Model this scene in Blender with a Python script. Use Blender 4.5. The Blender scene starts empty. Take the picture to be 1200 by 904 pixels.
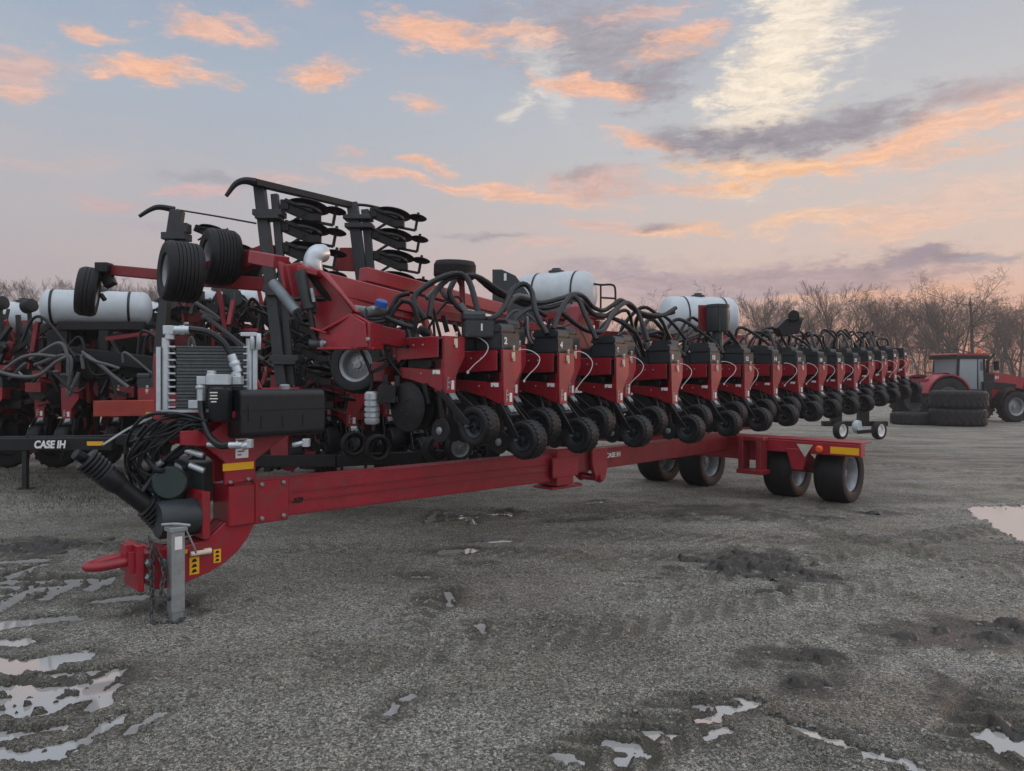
import bpy, bmesh, math, random
import numpy as np
from mathutils import Vector, Matrix
R = math.radians
scene = bpy.context.scene
col = scene.collection
rnd = random.Random(7)

# ------------------------------------------------------------------ camera
CAM_H, FOC, HY = 1.7, 880.0, 440.0
cam_d = bpy.data.cameras.new('camera'); cam = bpy.data.objects.new('camera', cam_d); col.objects.link(cam)
cam.location = (0, 0, CAM_H); cam.rotation_euler = (R(90), 0, 0)
cam_d.sensor_width = 36; cam_d.lens = 36*FOC/1200; cam_d.shift_y = -.010
cam_d.clip_start = .05; cam_d.clip_end = 4000
scene.camera = cam
scene.view_settings.view_transform = 'Standard'
scene.view_settings.look = 'None'
scene.view_settings.exposure = 0.42
scene.view_settings.gamma = 1.0
scene.view_settings.use_curve_mapping = False

def lin(c):
    return tuple(((x/255)/12.92 if x/255 <= .04045 else ((x/255+.055)/1.055)**2.4) for x in c)

def P(px, py, Y):           # a point seen at photo pixel px, py standing Y metres away
    return Vector(((px-600)/FOC*Y, Y, CAM_H+(HY-py)/FOC*Y))
def G(px, py):              # the same on the level yard
    Y = CAM_H*FOC/(py-HY); return Vector(((px-600)/FOC*Y, Y, 0))

# ------------------------------------------------------------------ sky
SUN_AZ, SUN_EL = R(58), R(3)
world = bpy.data.worlds.new('World'); scene.world = world; world.use_nodes = True
W = world.node_tree; W.nodes.clear()
def wn(t, **k):
    n = W.nodes.new(t)
    for a, b in k.items(): setattr(n, a, b)
    return n
def wl(a, b): W.links.new(a, b)
def wmath(op, a, b=None, c=None, clamp=False):
    n = wn('ShaderNodeMath', operation=op, use_clamp=clamp)
    for i, v in enumerate((a, b, c)):
        if v is None: continue
        if isinstance(v, (int, float)): n.inputs[i].default_value = v
        else: wl(v, n.inputs[i])
    return n.outputs[0]
def wsmooth(v, lo, hi):
    n = wn('ShaderNodeMapRange', interpolation_type='SMOOTHSTEP')
    n.inputs[1].default_value = lo; n.inputs[2].default_value = hi
    wl(v, n.inputs[0]); return n.outputs[0]
def wmix(f, a, b):
    n = wn('ShaderNodeMix', data_type='RGBA')
    for s, v in ((n.inputs[0], f), (n.inputs[6], a), (n.inputs[7], b)):
        if isinstance(v, tuple): s.default_value = (*v, 1)
        elif isinstance(v, (int, float)): s.default_value = v
        else: wl(v, s)
    return n.outputs[2]
def wramp(v, stops):
    n = wn('ShaderNodeValToRGB'); wl(v, n.inputs[0])
    e = n.color_ramp.elements
    while len(e) < len(stops): e.new(.5)
    for el, (p, c) in zip(e, stops): el.position = p; el.color = (*lin(c), 1)
    return n.outputs[0]
tc = wn('ShaderNodeTexCoord'); sep = wn('ShaderNodeSeparateXYZ'); wl(tc.outputs['Generated'], sep.inputs[0])
az = wmath('ARCTAN2', sep.outputs[0], sep.outputs[1]); el = wmath('ARCSINE', sep.outputs[2])
cmb = wn('ShaderNodeCombineXYZ'); wl(az, cmb.inputs[0]); wl(el, cmb.inputs[1])
# domain warp, streaky along the horizon
def wnoise(vec, sx, sy, scale, det=5, rough=.6, seed=0, color=False):
    m = wn('ShaderNodeMapping'); m.inputs[1].default_value = (seed, seed*.37, 0); m.inputs[3].default_value = (sx, sy, 1); wl(vec, m.inputs[0])
    n = wn('ShaderNodeTexNoise'); n.inputs['Scale'].default_value = scale; n.inputs['Detail'].default_value = det
    n.inputs['Roughness'].default_value = rough; wl(m.outputs[0], n.inputs['Vector'])
    return n.outputs['Color' if color else 'Fac']
wcol = wnoise(cmb.outputs[0], 1, 2.2, 7, 6, .62, 3.1, True)
vs = wn('ShaderNodeVectorMath', operation='SUBTRACT'); wl(wcol, vs.inputs[0]); vs.inputs[1].default_value = (.5, .5, .5)
vm = wn('ShaderNodeVectorMath', operation='MULTIPLY'); wl(vs.outputs[0], vm.inputs[0]); vm.inputs[1].default_value = (.16, .065, 0)
va = wn('ShaderNodeVectorMath', operation='ADD'); wl(cmb.outputs[0], va.inputs[0]); wl(vm.outputs[0], va.inputs[1])
warp = va.outputs[0]
fine = wnoise(cmb.outputs[0], 1, 3.0, 16, 7, .68, 11.3)
fine2 = wnoise(cmb.outputs[0], 1, 2.2, 38, 6, .65, 5.7)
elw = wmath('MULTIPLY', el, 1/R(40), clamp=True)
streak = wnoise(warp, 1, 5.5, 22, 7, .72, 2.4)
streak2 = wnoise(cmb.outputs[0], 1, 3.2, 70, 4, .6, 9.4)
left = wramp(elw, [(0, (178,164,168)), (.12, (184,170,174)), (.28, (182,179,184)), (.5, (168,179,193)), (.68, (148,164,187)), (1, (150,154,160))])
right = wramp(elw, [(0, (222,156,130)), (.08, (224,170,148)), (.20, (214,190,180)), (.42, (196,195,196)), (.68, (168,175,190)), (1, (150,154,160))])
base = wmix(wsmooth(az, -.42, .46), left, right)
# even grey base tone behind the camera, before the added fill
base = wmix(wsmooth(wmath('ABSOLUTE', az), .9, 2.2), base, wramp(elw, [(0, (156,152,156)), (.5, (152,154,160)), (1, (148,152,158))]))
veil = wmath('MULTIPLY', wsmooth(wnoise(warp, 1, 2.6, 5, 6, .6, 8.8), .45, .8), .30)
base = wmix(veil, base, wramp(elw, [(0, (214,170,158)), (.3, (206,186,182)), (1, (178,184,196))]))
OR, PK, GR, CR, DK = (242,184,154), (222,180,168), (158,152,160), (242,226,206), (146,139,149)
clouds = [  # photo pixel of the centre, half sizes, tilt, colour, strength
 (760,326,120,9,0,(158,142,154),.9),(905,318,95,7,-2,(152,138,150),.9),(860,342,150,9,0,(164,142,150),.85),(985,332,70,6,-3,(158,138,146),.85),(1030,318,60,5,-2,(150,136,146),.8),
 (850,332,210,27,0,(176,156,163),.95),(1000,326,140,26,-3,(172,148,154),.85),(1075,306,95,8,2,(146,134,146),1.0),(1100,322,70,5,0,(164,142,148),.7),(690,318,80,12,0,(176,160,168),.8),(1172,302,36,5,0,GR,.8),
 (625,345,120,20,0,(188,166,172),.7),(1090,330,60,10,0,(196,160,154),.6),(940,352,60,8,0,(244,188,152),.6),(1060,345,110,8,-2,(250,180,140),.5),
 (700,50,125,52,8,GR,.85),(765,102,48,22,8,DK,.75),(560,25,70,14,0,GR,.3),(640,85,24,62,-32,(222,218,212),.5),
 (915,62,58,112,22,CR,1.0),(895,128,50,50,10,CR,.9),(960,20,70,40,20,(238,224,208),.7),(610,132,26,12,-20,(232,220,206),.6),
 (1085,160,135,26,-13,(240,186,156),.85),(905,203,112,13,-5,(250,192,150),1.0),(1000,186,80,9,-12,(250,188,152),.8),(845,196,70,9,8,(250,196,156),.9),(760,166,70,8,12,OR,.85),(1130,180,90,9,-6,OR,.5),
 (890,166,118,19,0,(142,136,146),1.0),(1005,138,100,24,-4,(150,144,152),.95),(1130,116,70,16,-10,(170,156,162),.7),(800,160,40,12,6,DK,.6),(1060,190,60,8,-8,(206,186,178),.5),
 (690,98,70,13,9,OR,.95),(798,52,62,13,-14,OR,.85),(770,18,70,14,-4,PK,.7),(610,38,60,10,4,OR,.6),(520,42,72,15,6,OR,.9),
 (187,90,82,13,-3,OR,.95),(110,38,34,11,0,OR,.75),(250,42,76,13,-2,(236,184,160),.85),(28,88,44,30,0,(226,180,164),.65),(40,120,32,8,0,OR,.5),
 (378,84,50,13,-4,OR,.9),(487,123,26,9,0,OR,.7),(345,4,24,7,0,OR,.5),(420,178,30,5,0,PK,.5),
 (505,193,42,6,8,OR,.8),(450,208,70,8,5,(240,184,158),.7),(610,228,120,11,6,(242,186,156),.85),(700,214,66,17,-4,(212,172,162),.85),(690,204,40,9,-6,DK,.5),(800,218,40,7,0,OR,.5),
 (790,271,62,8,2,(244,188,152),.85),(770,266,36,6,4,DK,.75),(700,268,50,9,4,(222,178,164),.7),(570,279,50,5,2,GR,.7),(640,290,60,6,0,PK,.5),
 (945,262,80,10,-3,(246,196,162),.8),(1050,265,80,16,-4,(242,190,160),.6),(1120,235,100,30,-10,(232,192,170),.5),
 (245,213,42,8,4,GR,.55),(235,226,50,6,0,(216,172,168),.6),(120,236,50,9,2,(208,168,166),.5),(170,262,70,6,4,(176,164,176),.45),(330,215,50,10,6,PK,.5),(60,190,70,12,0,PK,.25),
]
body = wsmooth(wmath('MULTIPLY_ADD', streak2, .15, wmath('MULTIPLY', streak, .85)), .34, .66)
cur = base
for (px, py, hw, hh, rot, c, s) in clouds:
    X, Z = (px-600)/FOC, (HY-py)/FOC
    caz, cel = math.atan(X), math.atan(Z/math.hypot(1, X))
    sc = math.cos(caz)
    m = wn('ShaderNodeMapping', vector_type='TEXTURE')
    m.inputs[1].default_value = (caz, cel, 0); m.inputs[2].default_value = (0, 0, R(-rot))
    m.inputs[3].default_value = (hw*1.25/FOC*sc, hh*1.35/FOC*sc, 1); wl(warp, m.inputs[0])
    ln = wn('ShaderNodeVectorMath', operation='LENGTH'); wl(m.outputs[0], ln.inputs[0])
    d = wmath('SUBTRACT', 1.0, ln.outputs['Value'])
    d = wmath('MULTIPLY_ADD', wmath('SUBTRACT', fine, .5), 1.7, d)
    d = wmath('MULTIPLY_ADD', wmath('SUBTRACT', fine2, .5), .9, d)
    d = wmath('MULTIPLY_ADD', wmath('SUBTRACT', streak, .5), 1.0, d)
    f = wmath('MULTIPLY', wsmooth(d, -.05, .85), s)
    lc = lin(c); hi = tuple(min(1, x*1.12+.02) for x in lc); lo = tuple(x*.88 for x in lc)
    cur = wmix(f, cur, wmix(body, lo, hi))
# under the horizon: dull earth
cur = wmix(wsmooth(el, -.02, -.004), lin((92,88,84)), cur)
# fill light added by brightening the unseen sky overhead and behind the camera
sky_fill = wmath('ADD', wmath('MULTIPLY', wsmooth(el, .46, .85), 1.5), wmath('MULTIPLY', wsmooth(wmath('ABSOLUTE', wmath('ADD', az, .25)), 1.0, 1.8), wmath('MULTIPLY', wsmooth(el, -.02, .05), 1.5)))
bg = wn('ShaderNodeBackground'); wl(cur, bg.inputs[0]); wl(wmath('MULTIPLY_ADD', sky_fill, .77, .77), bg.inputs[1])
sky = wn('ShaderNodeTexSky', sky_type='NISHITA', sun_disc=False)
sky.sun_elevation = SUN_EL; sky.sun_rotation = SUN_AZ; sky.air_density = 1.2; sky.dust_density = 2
bg2 = wn('ShaderNodeBackground'); wl(sky.outputs[0], bg2.inputs[0]); bg2.inputs[1].default_value = .008
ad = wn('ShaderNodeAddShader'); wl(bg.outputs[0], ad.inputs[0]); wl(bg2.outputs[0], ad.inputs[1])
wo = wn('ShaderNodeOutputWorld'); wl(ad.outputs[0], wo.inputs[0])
world.cycles.sampling_method = 'MANUAL'; world.cycles.sample_map_resolution = 512

sun_d = bpy.data.lights.new('sun', 'SUN'); sun = bpy.data.objects.new('sun', sun_d); col.objects.link(sun)
sun_d.energy = .35; sun_d.angle = R(12); sun_d.color = (1, .62, .42)
sv = Vector((math.sin(SUN_AZ)*math.cos(SUN_EL*2), math.cos(SUN_AZ)*math.cos(SUN_EL*2), math.sin(SUN_EL*2)))
sun.rotation_euler = sv.to_track_quat('Z', 'Y').to_euler(); sun.location = (60, 110, 30)

# ------------------------------------------------------------------ materials
def mat(name, c, rough=.5, metal=0., var=.25, nscale=6., c2=None, bump=0., bscale=60., spec=.5, coat=0., dirt=0., dirtc=(96,88,78)):
    m = bpy.data.materials.new(name); m.use_nodes = True
    nt = m.node_tree; b = nt.nodes['Principled BSDF']
    c = lin(c) if max(c) > 1 else c
    c2 = (lin(c2) if max(c2) > 1 else c2) if c2 else tuple(x*(1-var) for x in c)
    t = nt.nodes.new('ShaderNodeTexCoord')
    n = nt.nodes.new('ShaderNodeTexNoise'); n.inputs['Scale'].default_value = nscale; n.inputs['Detail'].default_value = 6; n.inputs['Roughness'].default_value = .65
    nt.links.new(t.outputs['Object'], n.inputs['Vector'])
    r = nt.nodes.new('ShaderNodeMapRange'); r.inputs[1].default_value = .35; r.inputs[2].default_value = .65; nt.links.new(n.outputs['Fac'], r.inputs[0])
    mx = nt.nodes.new('ShaderNodeMix'); mx.data_type = 'RGBA'
    mx.inputs[6].default_value = (*c, 1); mx.inputs[7].default_value = (*c2, 1); nt.links.new(r.outputs[0], mx.inputs[0])
    out = mx.outputs[2]
    if dirt:
        n2 = nt.nodes.new('ShaderNodeTexNoise'); n2.inputs['Scale'].default_value = nscale*2.3; n2.inputs['Detail'].default_value = 8; n2.inputs['Roughness'].default_value = .7
        nt.links.new(t.outputs['Object'], n2.inputs['Vector'])
        r2 = nt.nodes.new('ShaderNodeMapRange'); r2.inputs[1].default_value = .5; r2.inputs[2].default_value = .78; r2.inputs[4].default_value = dirt; nt.links.new(n2.outputs['Fac'], r2.inputs[0])
        m2 = nt.nodes.new('ShaderNodeMix'); m2.data_type = 'RGBA'; nt.links.new(r2.outputs[0], m2.inputs[0]); nt.links.new(out, m2.inputs[6]); m2.inputs[7].default_value = (*lin(dirtc), 1)
        out = m2.outputs[2]
    nt.links.new(out, b.inputs['Base Color'])
    rr = nt.nodes.new('ShaderNodeMapRange'); rr.inputs[3].default_value = max(.03, rough-.08); rr.inputs[4].default_value = min(1, rough+.14); nt.links.new(n.outputs['Fac'], rr.inputs[0])
    nt.links.new(rr.outputs[0], b.inputs['Roughness'])
    b.inputs['Metallic'].default_value = metal; b.inputs['Specular IOR Level'].default_value = spec
    b.inputs['Coat Weight'].default_value = coat
    if bump:
        n3 = nt.nodes.new('ShaderNodeTexNoise'); n3.inputs['Scale'].default_value = bscale; n3.inputs['Detail'].default_value = 3
        nt.links.new(t.outputs['Object'], n3.inputs['Vector'])
        bp = nt.nodes.new('ShaderNodeBump'); bp.inputs['Strength'].default_value = bump; bp.inputs['Distance'].default_value = .01
        nt.links.new(n3.outputs['Fac'], bp.inputs['Height']); nt.links.new(bp.outputs[0], b.inputs['Normal'])
    return m
RED = mat('red paint', (.31, .011, .024), .34, 0, .25, 4, coat=.10, dirt=.48, dirtc=(100,78,68))
RED2 = mat('dull red paint', (.23, .012, .021), .45, 0, .3, 4, dirt=.3)
BLACK = mat('black paint', (.007, .009, .011), .42, 0, .3, 5, dirt=.06, spec=.32)
POST = mat('slate paint', (.022, .029, .034), .45, 0, .25, 4, dirt=.2)
PLAST = mat('charcoal plastic', (.022, .031, .037), .44, 0, .2, 8, bump=.08, bscale=120)
TANKBLK = mat('black moulded plastic', (.009, .012, .015), .34, 0, .2, 5, spec=.4, bump=.05, bscale=90)
RUBBER = mat('rubber', (.008, .010, .012), .60, 0, .3, 7, dirt=.14, spec=.35, dirtc=(78,72,66), bump=.12, bscale=150)
HOSE = mat('hose rubber', (.007, .009, .011), .38, 0, .3, 5, dirt=.04, spec=.38)
HOSEG = mat('grey hose', (.10, .105, .11), .5, 0, .3, 5, dirt=.2)
GALV = mat('galvanised steel', (.36, .39, .40), .45, .65, .3, 12, dirt=.15)
ALU = mat('aluminium', (.56, .62, .66), .36, .55, .2, 9)
RIM = mat('silver rim paint', (.26, .28, .30), .4, .3, .25, 7, dirt=.2)
STEEL = mat('dark steel', (.030, .033, .036), .42, .6, .35, 7, dirt=.12)
CORE = mat('radiator core', (.15, .18, .19), .5, .5, .2, 30)
WHITE = mat('white decal', (.78, .78, .76), .5, 0, .08, 10)
CREAM = mat('cream latch', (.70, .62, .50), .45, 0, .1, 10)
TANKW = mat('white tank plastic', (.50, .56, .60), .40, 0, .12, 3, dirt=.3, dirtc=(150,146,138))
YEL = mat('yellow reflector', (.80, .42, .012), .3, 0, .1, 30)
ORANGE = mat('orange lens', (.75, .10, .02), .25, 0, .2, 30)
BLUE = mat('blue cap', (.02, .09, .36), .35, 0, .1, 8)
BARK = mat('bark', (.06, .048, .042), .9, 0, .35, 2)
TWIG = mat('twigs', (.085, .062, .050), .9, 0, .35, .6)
BRUSHM = mat('brush stems', (.16, .138, .125), .9, 0, .35, .15)  # greyed stem colour also stands in for fog low in the woods
GRASS = mat('grass', (.055, .065, .026), .8, 0, .45, 3)
STONE = mat('gravel stones', (.30, .29, .265), .75, 0, .75, 25, bump=.3, bscale=90)
MUD = mat('wet mud', (.013, .011, .009), .5, 0, .5, 14, (.032,.028,.023), bump=.8, bscale=40)
def simple(name, c, rough, **k):
    m = bpy.data.materials.new(name); m.use_nodes = True; b = m.node_tree.nodes['Principled BSDF']
    b.inputs['Base Color'].default_value = (*c, 1); b.inputs['Roughness'].default_value = rough
    for a, v in k.items(): b.inputs[a.replace('_', ' ')].default_value = v
    return m
GLASS = simple('cab glass', (.24, .30, .33), .05, Specular_IOR_Level=1.0, Metallic=.5)
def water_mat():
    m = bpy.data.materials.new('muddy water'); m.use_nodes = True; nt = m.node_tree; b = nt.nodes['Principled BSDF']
    b.inputs['Base Color'].default_value = (.34, .335, .325, 1); b.inputs['Roughness'].default_value = .045; b.inputs['IOR'].default_value = 1.9  # pale base colour stands in for reflected sky as well as silt
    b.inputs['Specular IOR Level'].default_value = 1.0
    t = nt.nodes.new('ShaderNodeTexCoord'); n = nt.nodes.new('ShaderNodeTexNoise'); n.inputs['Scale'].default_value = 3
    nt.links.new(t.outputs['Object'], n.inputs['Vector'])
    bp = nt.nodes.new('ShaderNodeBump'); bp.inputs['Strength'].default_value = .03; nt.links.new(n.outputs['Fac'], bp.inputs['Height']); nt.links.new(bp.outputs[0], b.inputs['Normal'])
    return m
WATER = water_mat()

# ------------------------------------------------------------------ helpers
def V3(p): return p if isinstance(p, Vector) else Vector(p)
def frame(d, up=(0, 0, 1)):
    d = V3(d).normalized(); up = V3(up)
    if abs(d.dot(up.normalized())) > .98: up = Vector((1, 0, 0))
    s = up.cross(d).normalized(); return d, s, d.cross(s).normalized()
def spline(pts, n=6):
    pts = [V3(p) for p in pts]
    if len(pts) < 3: return pts
    out = []
    q = [2*pts[0]-pts[1]]+pts+[2*pts[-1]-pts[-2]]
    for i in range(1, len(q)-2):
        a, b, c, d = q[i-1], q[i], q[i+1], q[i+2]
        for k in range(n):
            t = k/n
            out.append(.5*((2*b)+(c-a)*t+(2*a-5*b+4*c-d)*t*t+(3*b-a-3*c+d)*t**3))
    out.append(pts[-1]); return out
class MB:
    def __init__(s): s.v = []; s.f = []; s.sm = []
    def add(s, vs, fs, sm=False):
        o = len(s.v); s.v += [tuple(v) for v in vs]
        s.f += [tuple(i+o for i in f) for f in fs]; s.sm += [sm]*len(fs); return s
    def box(s, c, size, ax=None):
        c = V3(c); X, Y, Z = ax or (Vector((1,0,0)), Vector((0,1,0)), Vector((0,0,1)))
        x, y, z = (V3(X)*size[0]/2, V3(Y)*size[1]/2, V3(Z)*size[2]/2)
        vs = [c+i*x+j*y+k*z for i in (-1,1) for j in (-1,1) for k in (-1,1)]
        return s.add(vs, [(0,1,3,2),(4,6,7,5),(0,4,5,1),(2,3,7,6),(0,2,6,4),(1,5,7,3)])
    def bx(s, x0, x1, y0, y1, z0, z1): return s.box(((x0+x1)/2, (y0+y1)/2, (z0+z1)/2), (abs(x1-x0), abs(y1-y0), abs(z1-z0)))
    def beam(s, p0, p1, w, h, up=(0, 0, 1)):
        p0, p1 = V3(p0), V3(p1); d, sd, u = frame(p1-p0, up)
        return s.box((p0+p1)/2, ((p1-p0).length, w, h), (d, sd, u))
    def prism(s, poly, O, ex, ey, ez, d0, d1):
        O, ex, ey, ez = V3(O), V3(ex), V3(ey), V3(ez); n = len(poly)
        vs = [O+ex*a+ey*b+ez*d0 for a, b in poly]+[O+ex*a+ey*b+ez*d1 for a, b in poly]
        return s.add(vs, [tuple(range(n))[::-1], tuple(range(n, 2*n))]+[(i, (i+1) % n, n+(i+1) % n, n+i) for i in range(n)])
    def lathe(s, prof, O, axis, seg=24, sm=True, caps=True):
        O = V3(O); d, a, b = frame(axis); vs = []; fs = []; n = len(prof)
        for r, h in prof:
            for k in range(seg):
                t = 2*math.pi*k/seg; vs.append(O+d*h+(a*math.cos(t)+b*math.sin(t))*r)
        for i in range(n-1):
            for k in range(seg):
                k2 = (k+1) % seg; fs.append((i*seg+k, i*seg+k2, (i+1)*seg+k2, (i+1)*seg+k))
        if caps:
            fs.append(tuple(range(seg))[::-1]); fs.append(tuple(range((n-1)*seg, n*seg)))
        return s.add(vs, fs, sm)
    def cyl(s, p0, p1, r, seg=14, r2=None):
        p0, p1 = V3(p0), V3(p1); L = (p1-p0).length
        return s.lathe([(r, 0), (r if r2 is None else r2, L)], p0, p1-p0, seg, True)
    def tube(s, pts, r, seg=8, n=6, ridge=0):
        ps = spline(pts, n) if n > 1 else [V3(p) for p in pts]
        m = len(ps); vs = []; fs = []; prev = None
        for i, p in enumerate(ps):
            d = (ps[min(i+1, m-1)]-ps[max(i-1, 0)])
            if d.length < 1e-7: d = Vector((0, 0, 1))
            d.normalize()
            if prev is None: _, a, b = frame(d)
            else:
                a = prev-d*prev.dot(d)
                a = a.normalized() if a.length > 1e-5 else frame(d)[1]
                b = d.cross(a)
            prev = a; rr = r(i/(m-1)) if callable(r) else r*(1+ridge*(i % 2))
            vs += [p+(a*math.cos(2*math.pi*k/seg)+b*math.sin(2*math.pi*k/seg))*rr for k in range(seg)]
        for i in range(m-1):
            for k in range(seg):
                k2 = (k+1) % seg; fs.append((i*seg+k, i*seg+k2, (i+1)*seg+k2, (i+1)*seg+k))
        fs.append(tuple(range(seg))[::-1]); fs.append(tuple(range((m-1)*seg, m*seg)))
        return s.add(vs, fs, True)
    def bolts(s, pts, axis, r=.013, h=.012):
        for p in pts: s.lathe([(r, 0), (r, h*.6), (r*.6, h)], p, axis, 6, False)
        return s
    def mesh(s, name, m, bevel=0, seg=1):
        me = bpy.data.meshes.new(name); me.from_pydata(s.v, [], s.f)
        for p, sm in zip(me.polygons, s.sm): p.use_smooth = sm
        bm = bmesh.new(); bm.from_mesh(me); bmesh.ops.recalc_face_normals(bm, faces=bm.faces)
        if bevel:
            es = [e for e in bm.edges if len(e.link_faces) == 2 and e.calc_face_angle(0) > R(40)]
            bmesh.ops.bevel(bm, geom=es, offset=bevel, segments=seg, affect='EDGES', clamp_overlap=True)
        for e in bm.edges:
            if len(e.link_faces) == 2 and e.calc_face_angle(0) > R(40): e.smooth = False
        bm.to_mesh(me); bm.free(); me.materials.append(m); return me
def wloc(o):
    v = Vector((0, 0, 0))
    while o: v += o.location; o = o.parent
    return v
def link(name, me, parent=None, loc=(0, 0, 0)):
    o = bpy.data.objects.new(name, me); col.objects.link(o); o.location = loc
    if parent: o.parent = parent
    return o
def part(name, mb, m, parent, bevel=0, seg=1, label=None, at=None):
    """world-space builder -> child mesh whose origin sits on the piece"""
    c = Vector(np.mean(np.array(mb.v), axis=0)) if at is None else V3(at)
    mb.v = [tuple(Vector(v)-c) for v in mb.v]
    o = link(name, mb.mesh(name, m, bevel, seg), parent, c-wloc(parent))
    if label: o['label'] = label
    return o
def lpart(name, mb, m, parent, bevel=0, seg=1):       # local-space builder
    return link(name, mb.mesh(name, m, bevel, seg), parent)
def tag(o, label, cat, group=None):
    o['label'] = label; o['category'] = cat
    if group: o['group'] = group
    return o
def thing(name, loc, label, cat, group=None):
    o = bpy.data.objects.new(name, None); col.objects.link(o); o.location = loc; o.empty_display_size = .2
    return tag(o, label, cat, group)
def copy_tree(o, parent, skip=()):
    c = o.copy(); col.objects.link(c); c.parent = parent
    for k in ('label', 'category', 'group'):
        if k in c: del c[k]
    for ch in o.children:
        if ch.name.split('.')[0] in skip: continue
        copy_tree(ch, c, skip)
    return c
def text_mesh(name, s, size, m, ex, ey, O, depth=.0015, bold=0., shear=0., sx=1.):
    cu = bpy.data.curves.new('lettering', 'FONT'); cu.body = s; cu.size = size; cu.extrude = depth; cu.offset = bold; cu.shear = shear
    cu.align_x = 'CENTER'; cu.align_y = 'CENTER'
    t = bpy.data.objects.new('lettering', cu); me = bpy.data.meshes.new_from_object(t)
    bpy.data.objects.remove(t); bpy.data.curves.remove(cu)
    ex, ey, O = V3(ex).normalized(), V3(ey).normalized(), V3(O); ez = ex.cross(ey)
    Mx = Matrix(((ex.x, ey.x, ez.x, O.x), (ex.y, ey.y, ez.y, O.y), (ex.z, ey.z, ez.z, O.z), (0, 0, 0, 1)))
    me.transform(Mx @ Matrix.Diagonal((sx, 1, 1, 1))); me.materials.clear(); me.materials.append(m); me.name = name
    return me
def text_part(name, s, size, m, ex, ey, O, parent, **k):
    O = V3(O); return link(name, text_mesh(name, s, size, m, ex, ey, (0, 0, 0), **k), parent, O-wloc(parent))

# wheels: axis runs along `ax`, centre c
def tyre(mb, c, ax, r, w, rim_r, ribs=0, lugs=0, seg=40, chev=False):
    c = V3(c); ax = V3(ax).normalized(); h = w/2
    sh = min(.22*w, .3*(r-rim_r)) + .01
    prof = [(rim_r, -h*.72), (rim_r+.012, -h*.9), (rim_r+(r-rim_r)*.5, -h), (r-sh*.55, -h*.95), (r-.008, -h+sh*.75)]
    if ribs:
        step = (2*h-2*sh)/ribs; g = .014
        x = -h+sh
        for i in range(ribs):
            if i: prof += [(r-g, x-.16*step), (r-g, x+.0*step)]
            prof += [(r, x+.04*step), (r, x+.80*step)]; x += step
    else: prof += [(r, -h*.4), (r+.004, 0), (r, h*.4)]
    prof += [(r-.008, h-sh*.75), (r-sh*.55, h*.95), (rim_r+(r-rim_r)*.5, h), (rim_r+.012, h*.9), (rim_r, h*.72)]
    mb.lathe(prof, c, ax, seg, True, caps=False)
    if lugs:
        d, a, b = frame(ax)
        for k in range(lugs):
            for sgn in (-1, 1):
                t = 2*math.pi*(k+(.5 if sgn > 0 else 0))/lugs; rad = a*math.cos(t)+b*math.sin(t); tan = d.cross(rad)
                ld = (d*sgn+tan*(.75 if chev else .35)).normalized(); lu = rad.cross(ld)
                L = w*(.50 if chev else .34)
                mb.box(c+rad*(r+.0)+d*sgn*(h*.48), (L, 2*math.pi*r/lugs*.34, max(.012, r*.045)), (ld, lu, rad))
def rim(mb, c, ax, rr, w, side=1, dish=.5, seg=32, bolts=8):
    c = V3(c); ax = V3(ax).normalized(); h = w/2*side
    mb.lathe([(rr+.012, h*.86), (rr+.012, h*.80), (rr-.006, h*.74), (rr*.86, h*.6), (rr*.80, h*dish*.2), (rr*.62, h*dish*.1), (rr*.42, h*.18), (rr*.24, h*.22), (rr*.22, h*.42), (.004, h*.44)], c, ax, seg, True, caps=False)
    mb.lathe([(rr+.012, -h*.86), (rr-.004, -h*.74), (rr*.84, -h*.4), (rr*.8, h*dish*.18)], c, ax, seg, True, caps=False)
    d, a, b = frame(ax)
    mb.bolts([c+d*h*.17+(a*math.cos(2*math.pi*k/bolts)+b*math.sin(2*math.pi*k/bolts))*rr*.38 for k in range(bolts)], ax*side, max(.006, rr*.045), .014)

# ------------------------------------------------------------------ ground
def hash2(i, j, s):
    h = (i.astype(np.int64)*374761393+j.astype(np.int64)*668265263+s*974634777) & 0x7fffffff
    h = ((h ^ (h >> 13))*1274126177) & 0x7fffffff
    return ((h ^ (h >> 16)) & 0xffff)/65535.0
def vnoise(x, y, s):
    i, j = np.floor(x), np.floor(y); fx, fy = x-i, y-j
    fx = fx*fx*(3-2*fx); fy = fy*fy*(3-2*fy)
    a, b, c, d = hash2(i, j, s), hash2(i+1, j, s), hash2(i, j+1, s), hash2(i+1, j+1, s)
    return (a*(1-fx)+b*fx)*(1-fy)+(c*(1-fx)+d*fx)*fy
def fbm(x, y, s, o=4):
    t = 0; a = .5
    for k in range(o): t = t+a*vnoise(x*2**k, y*2**k, s+k); a *= .5
    return t
WL = -.006
caps = []      # tyre-mark hollows: two ends and a half width, on the ground
def mark(x0, y0, x1, y1, w): caps.append((G(x0, y0), G(x1, y1), w))
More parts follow.
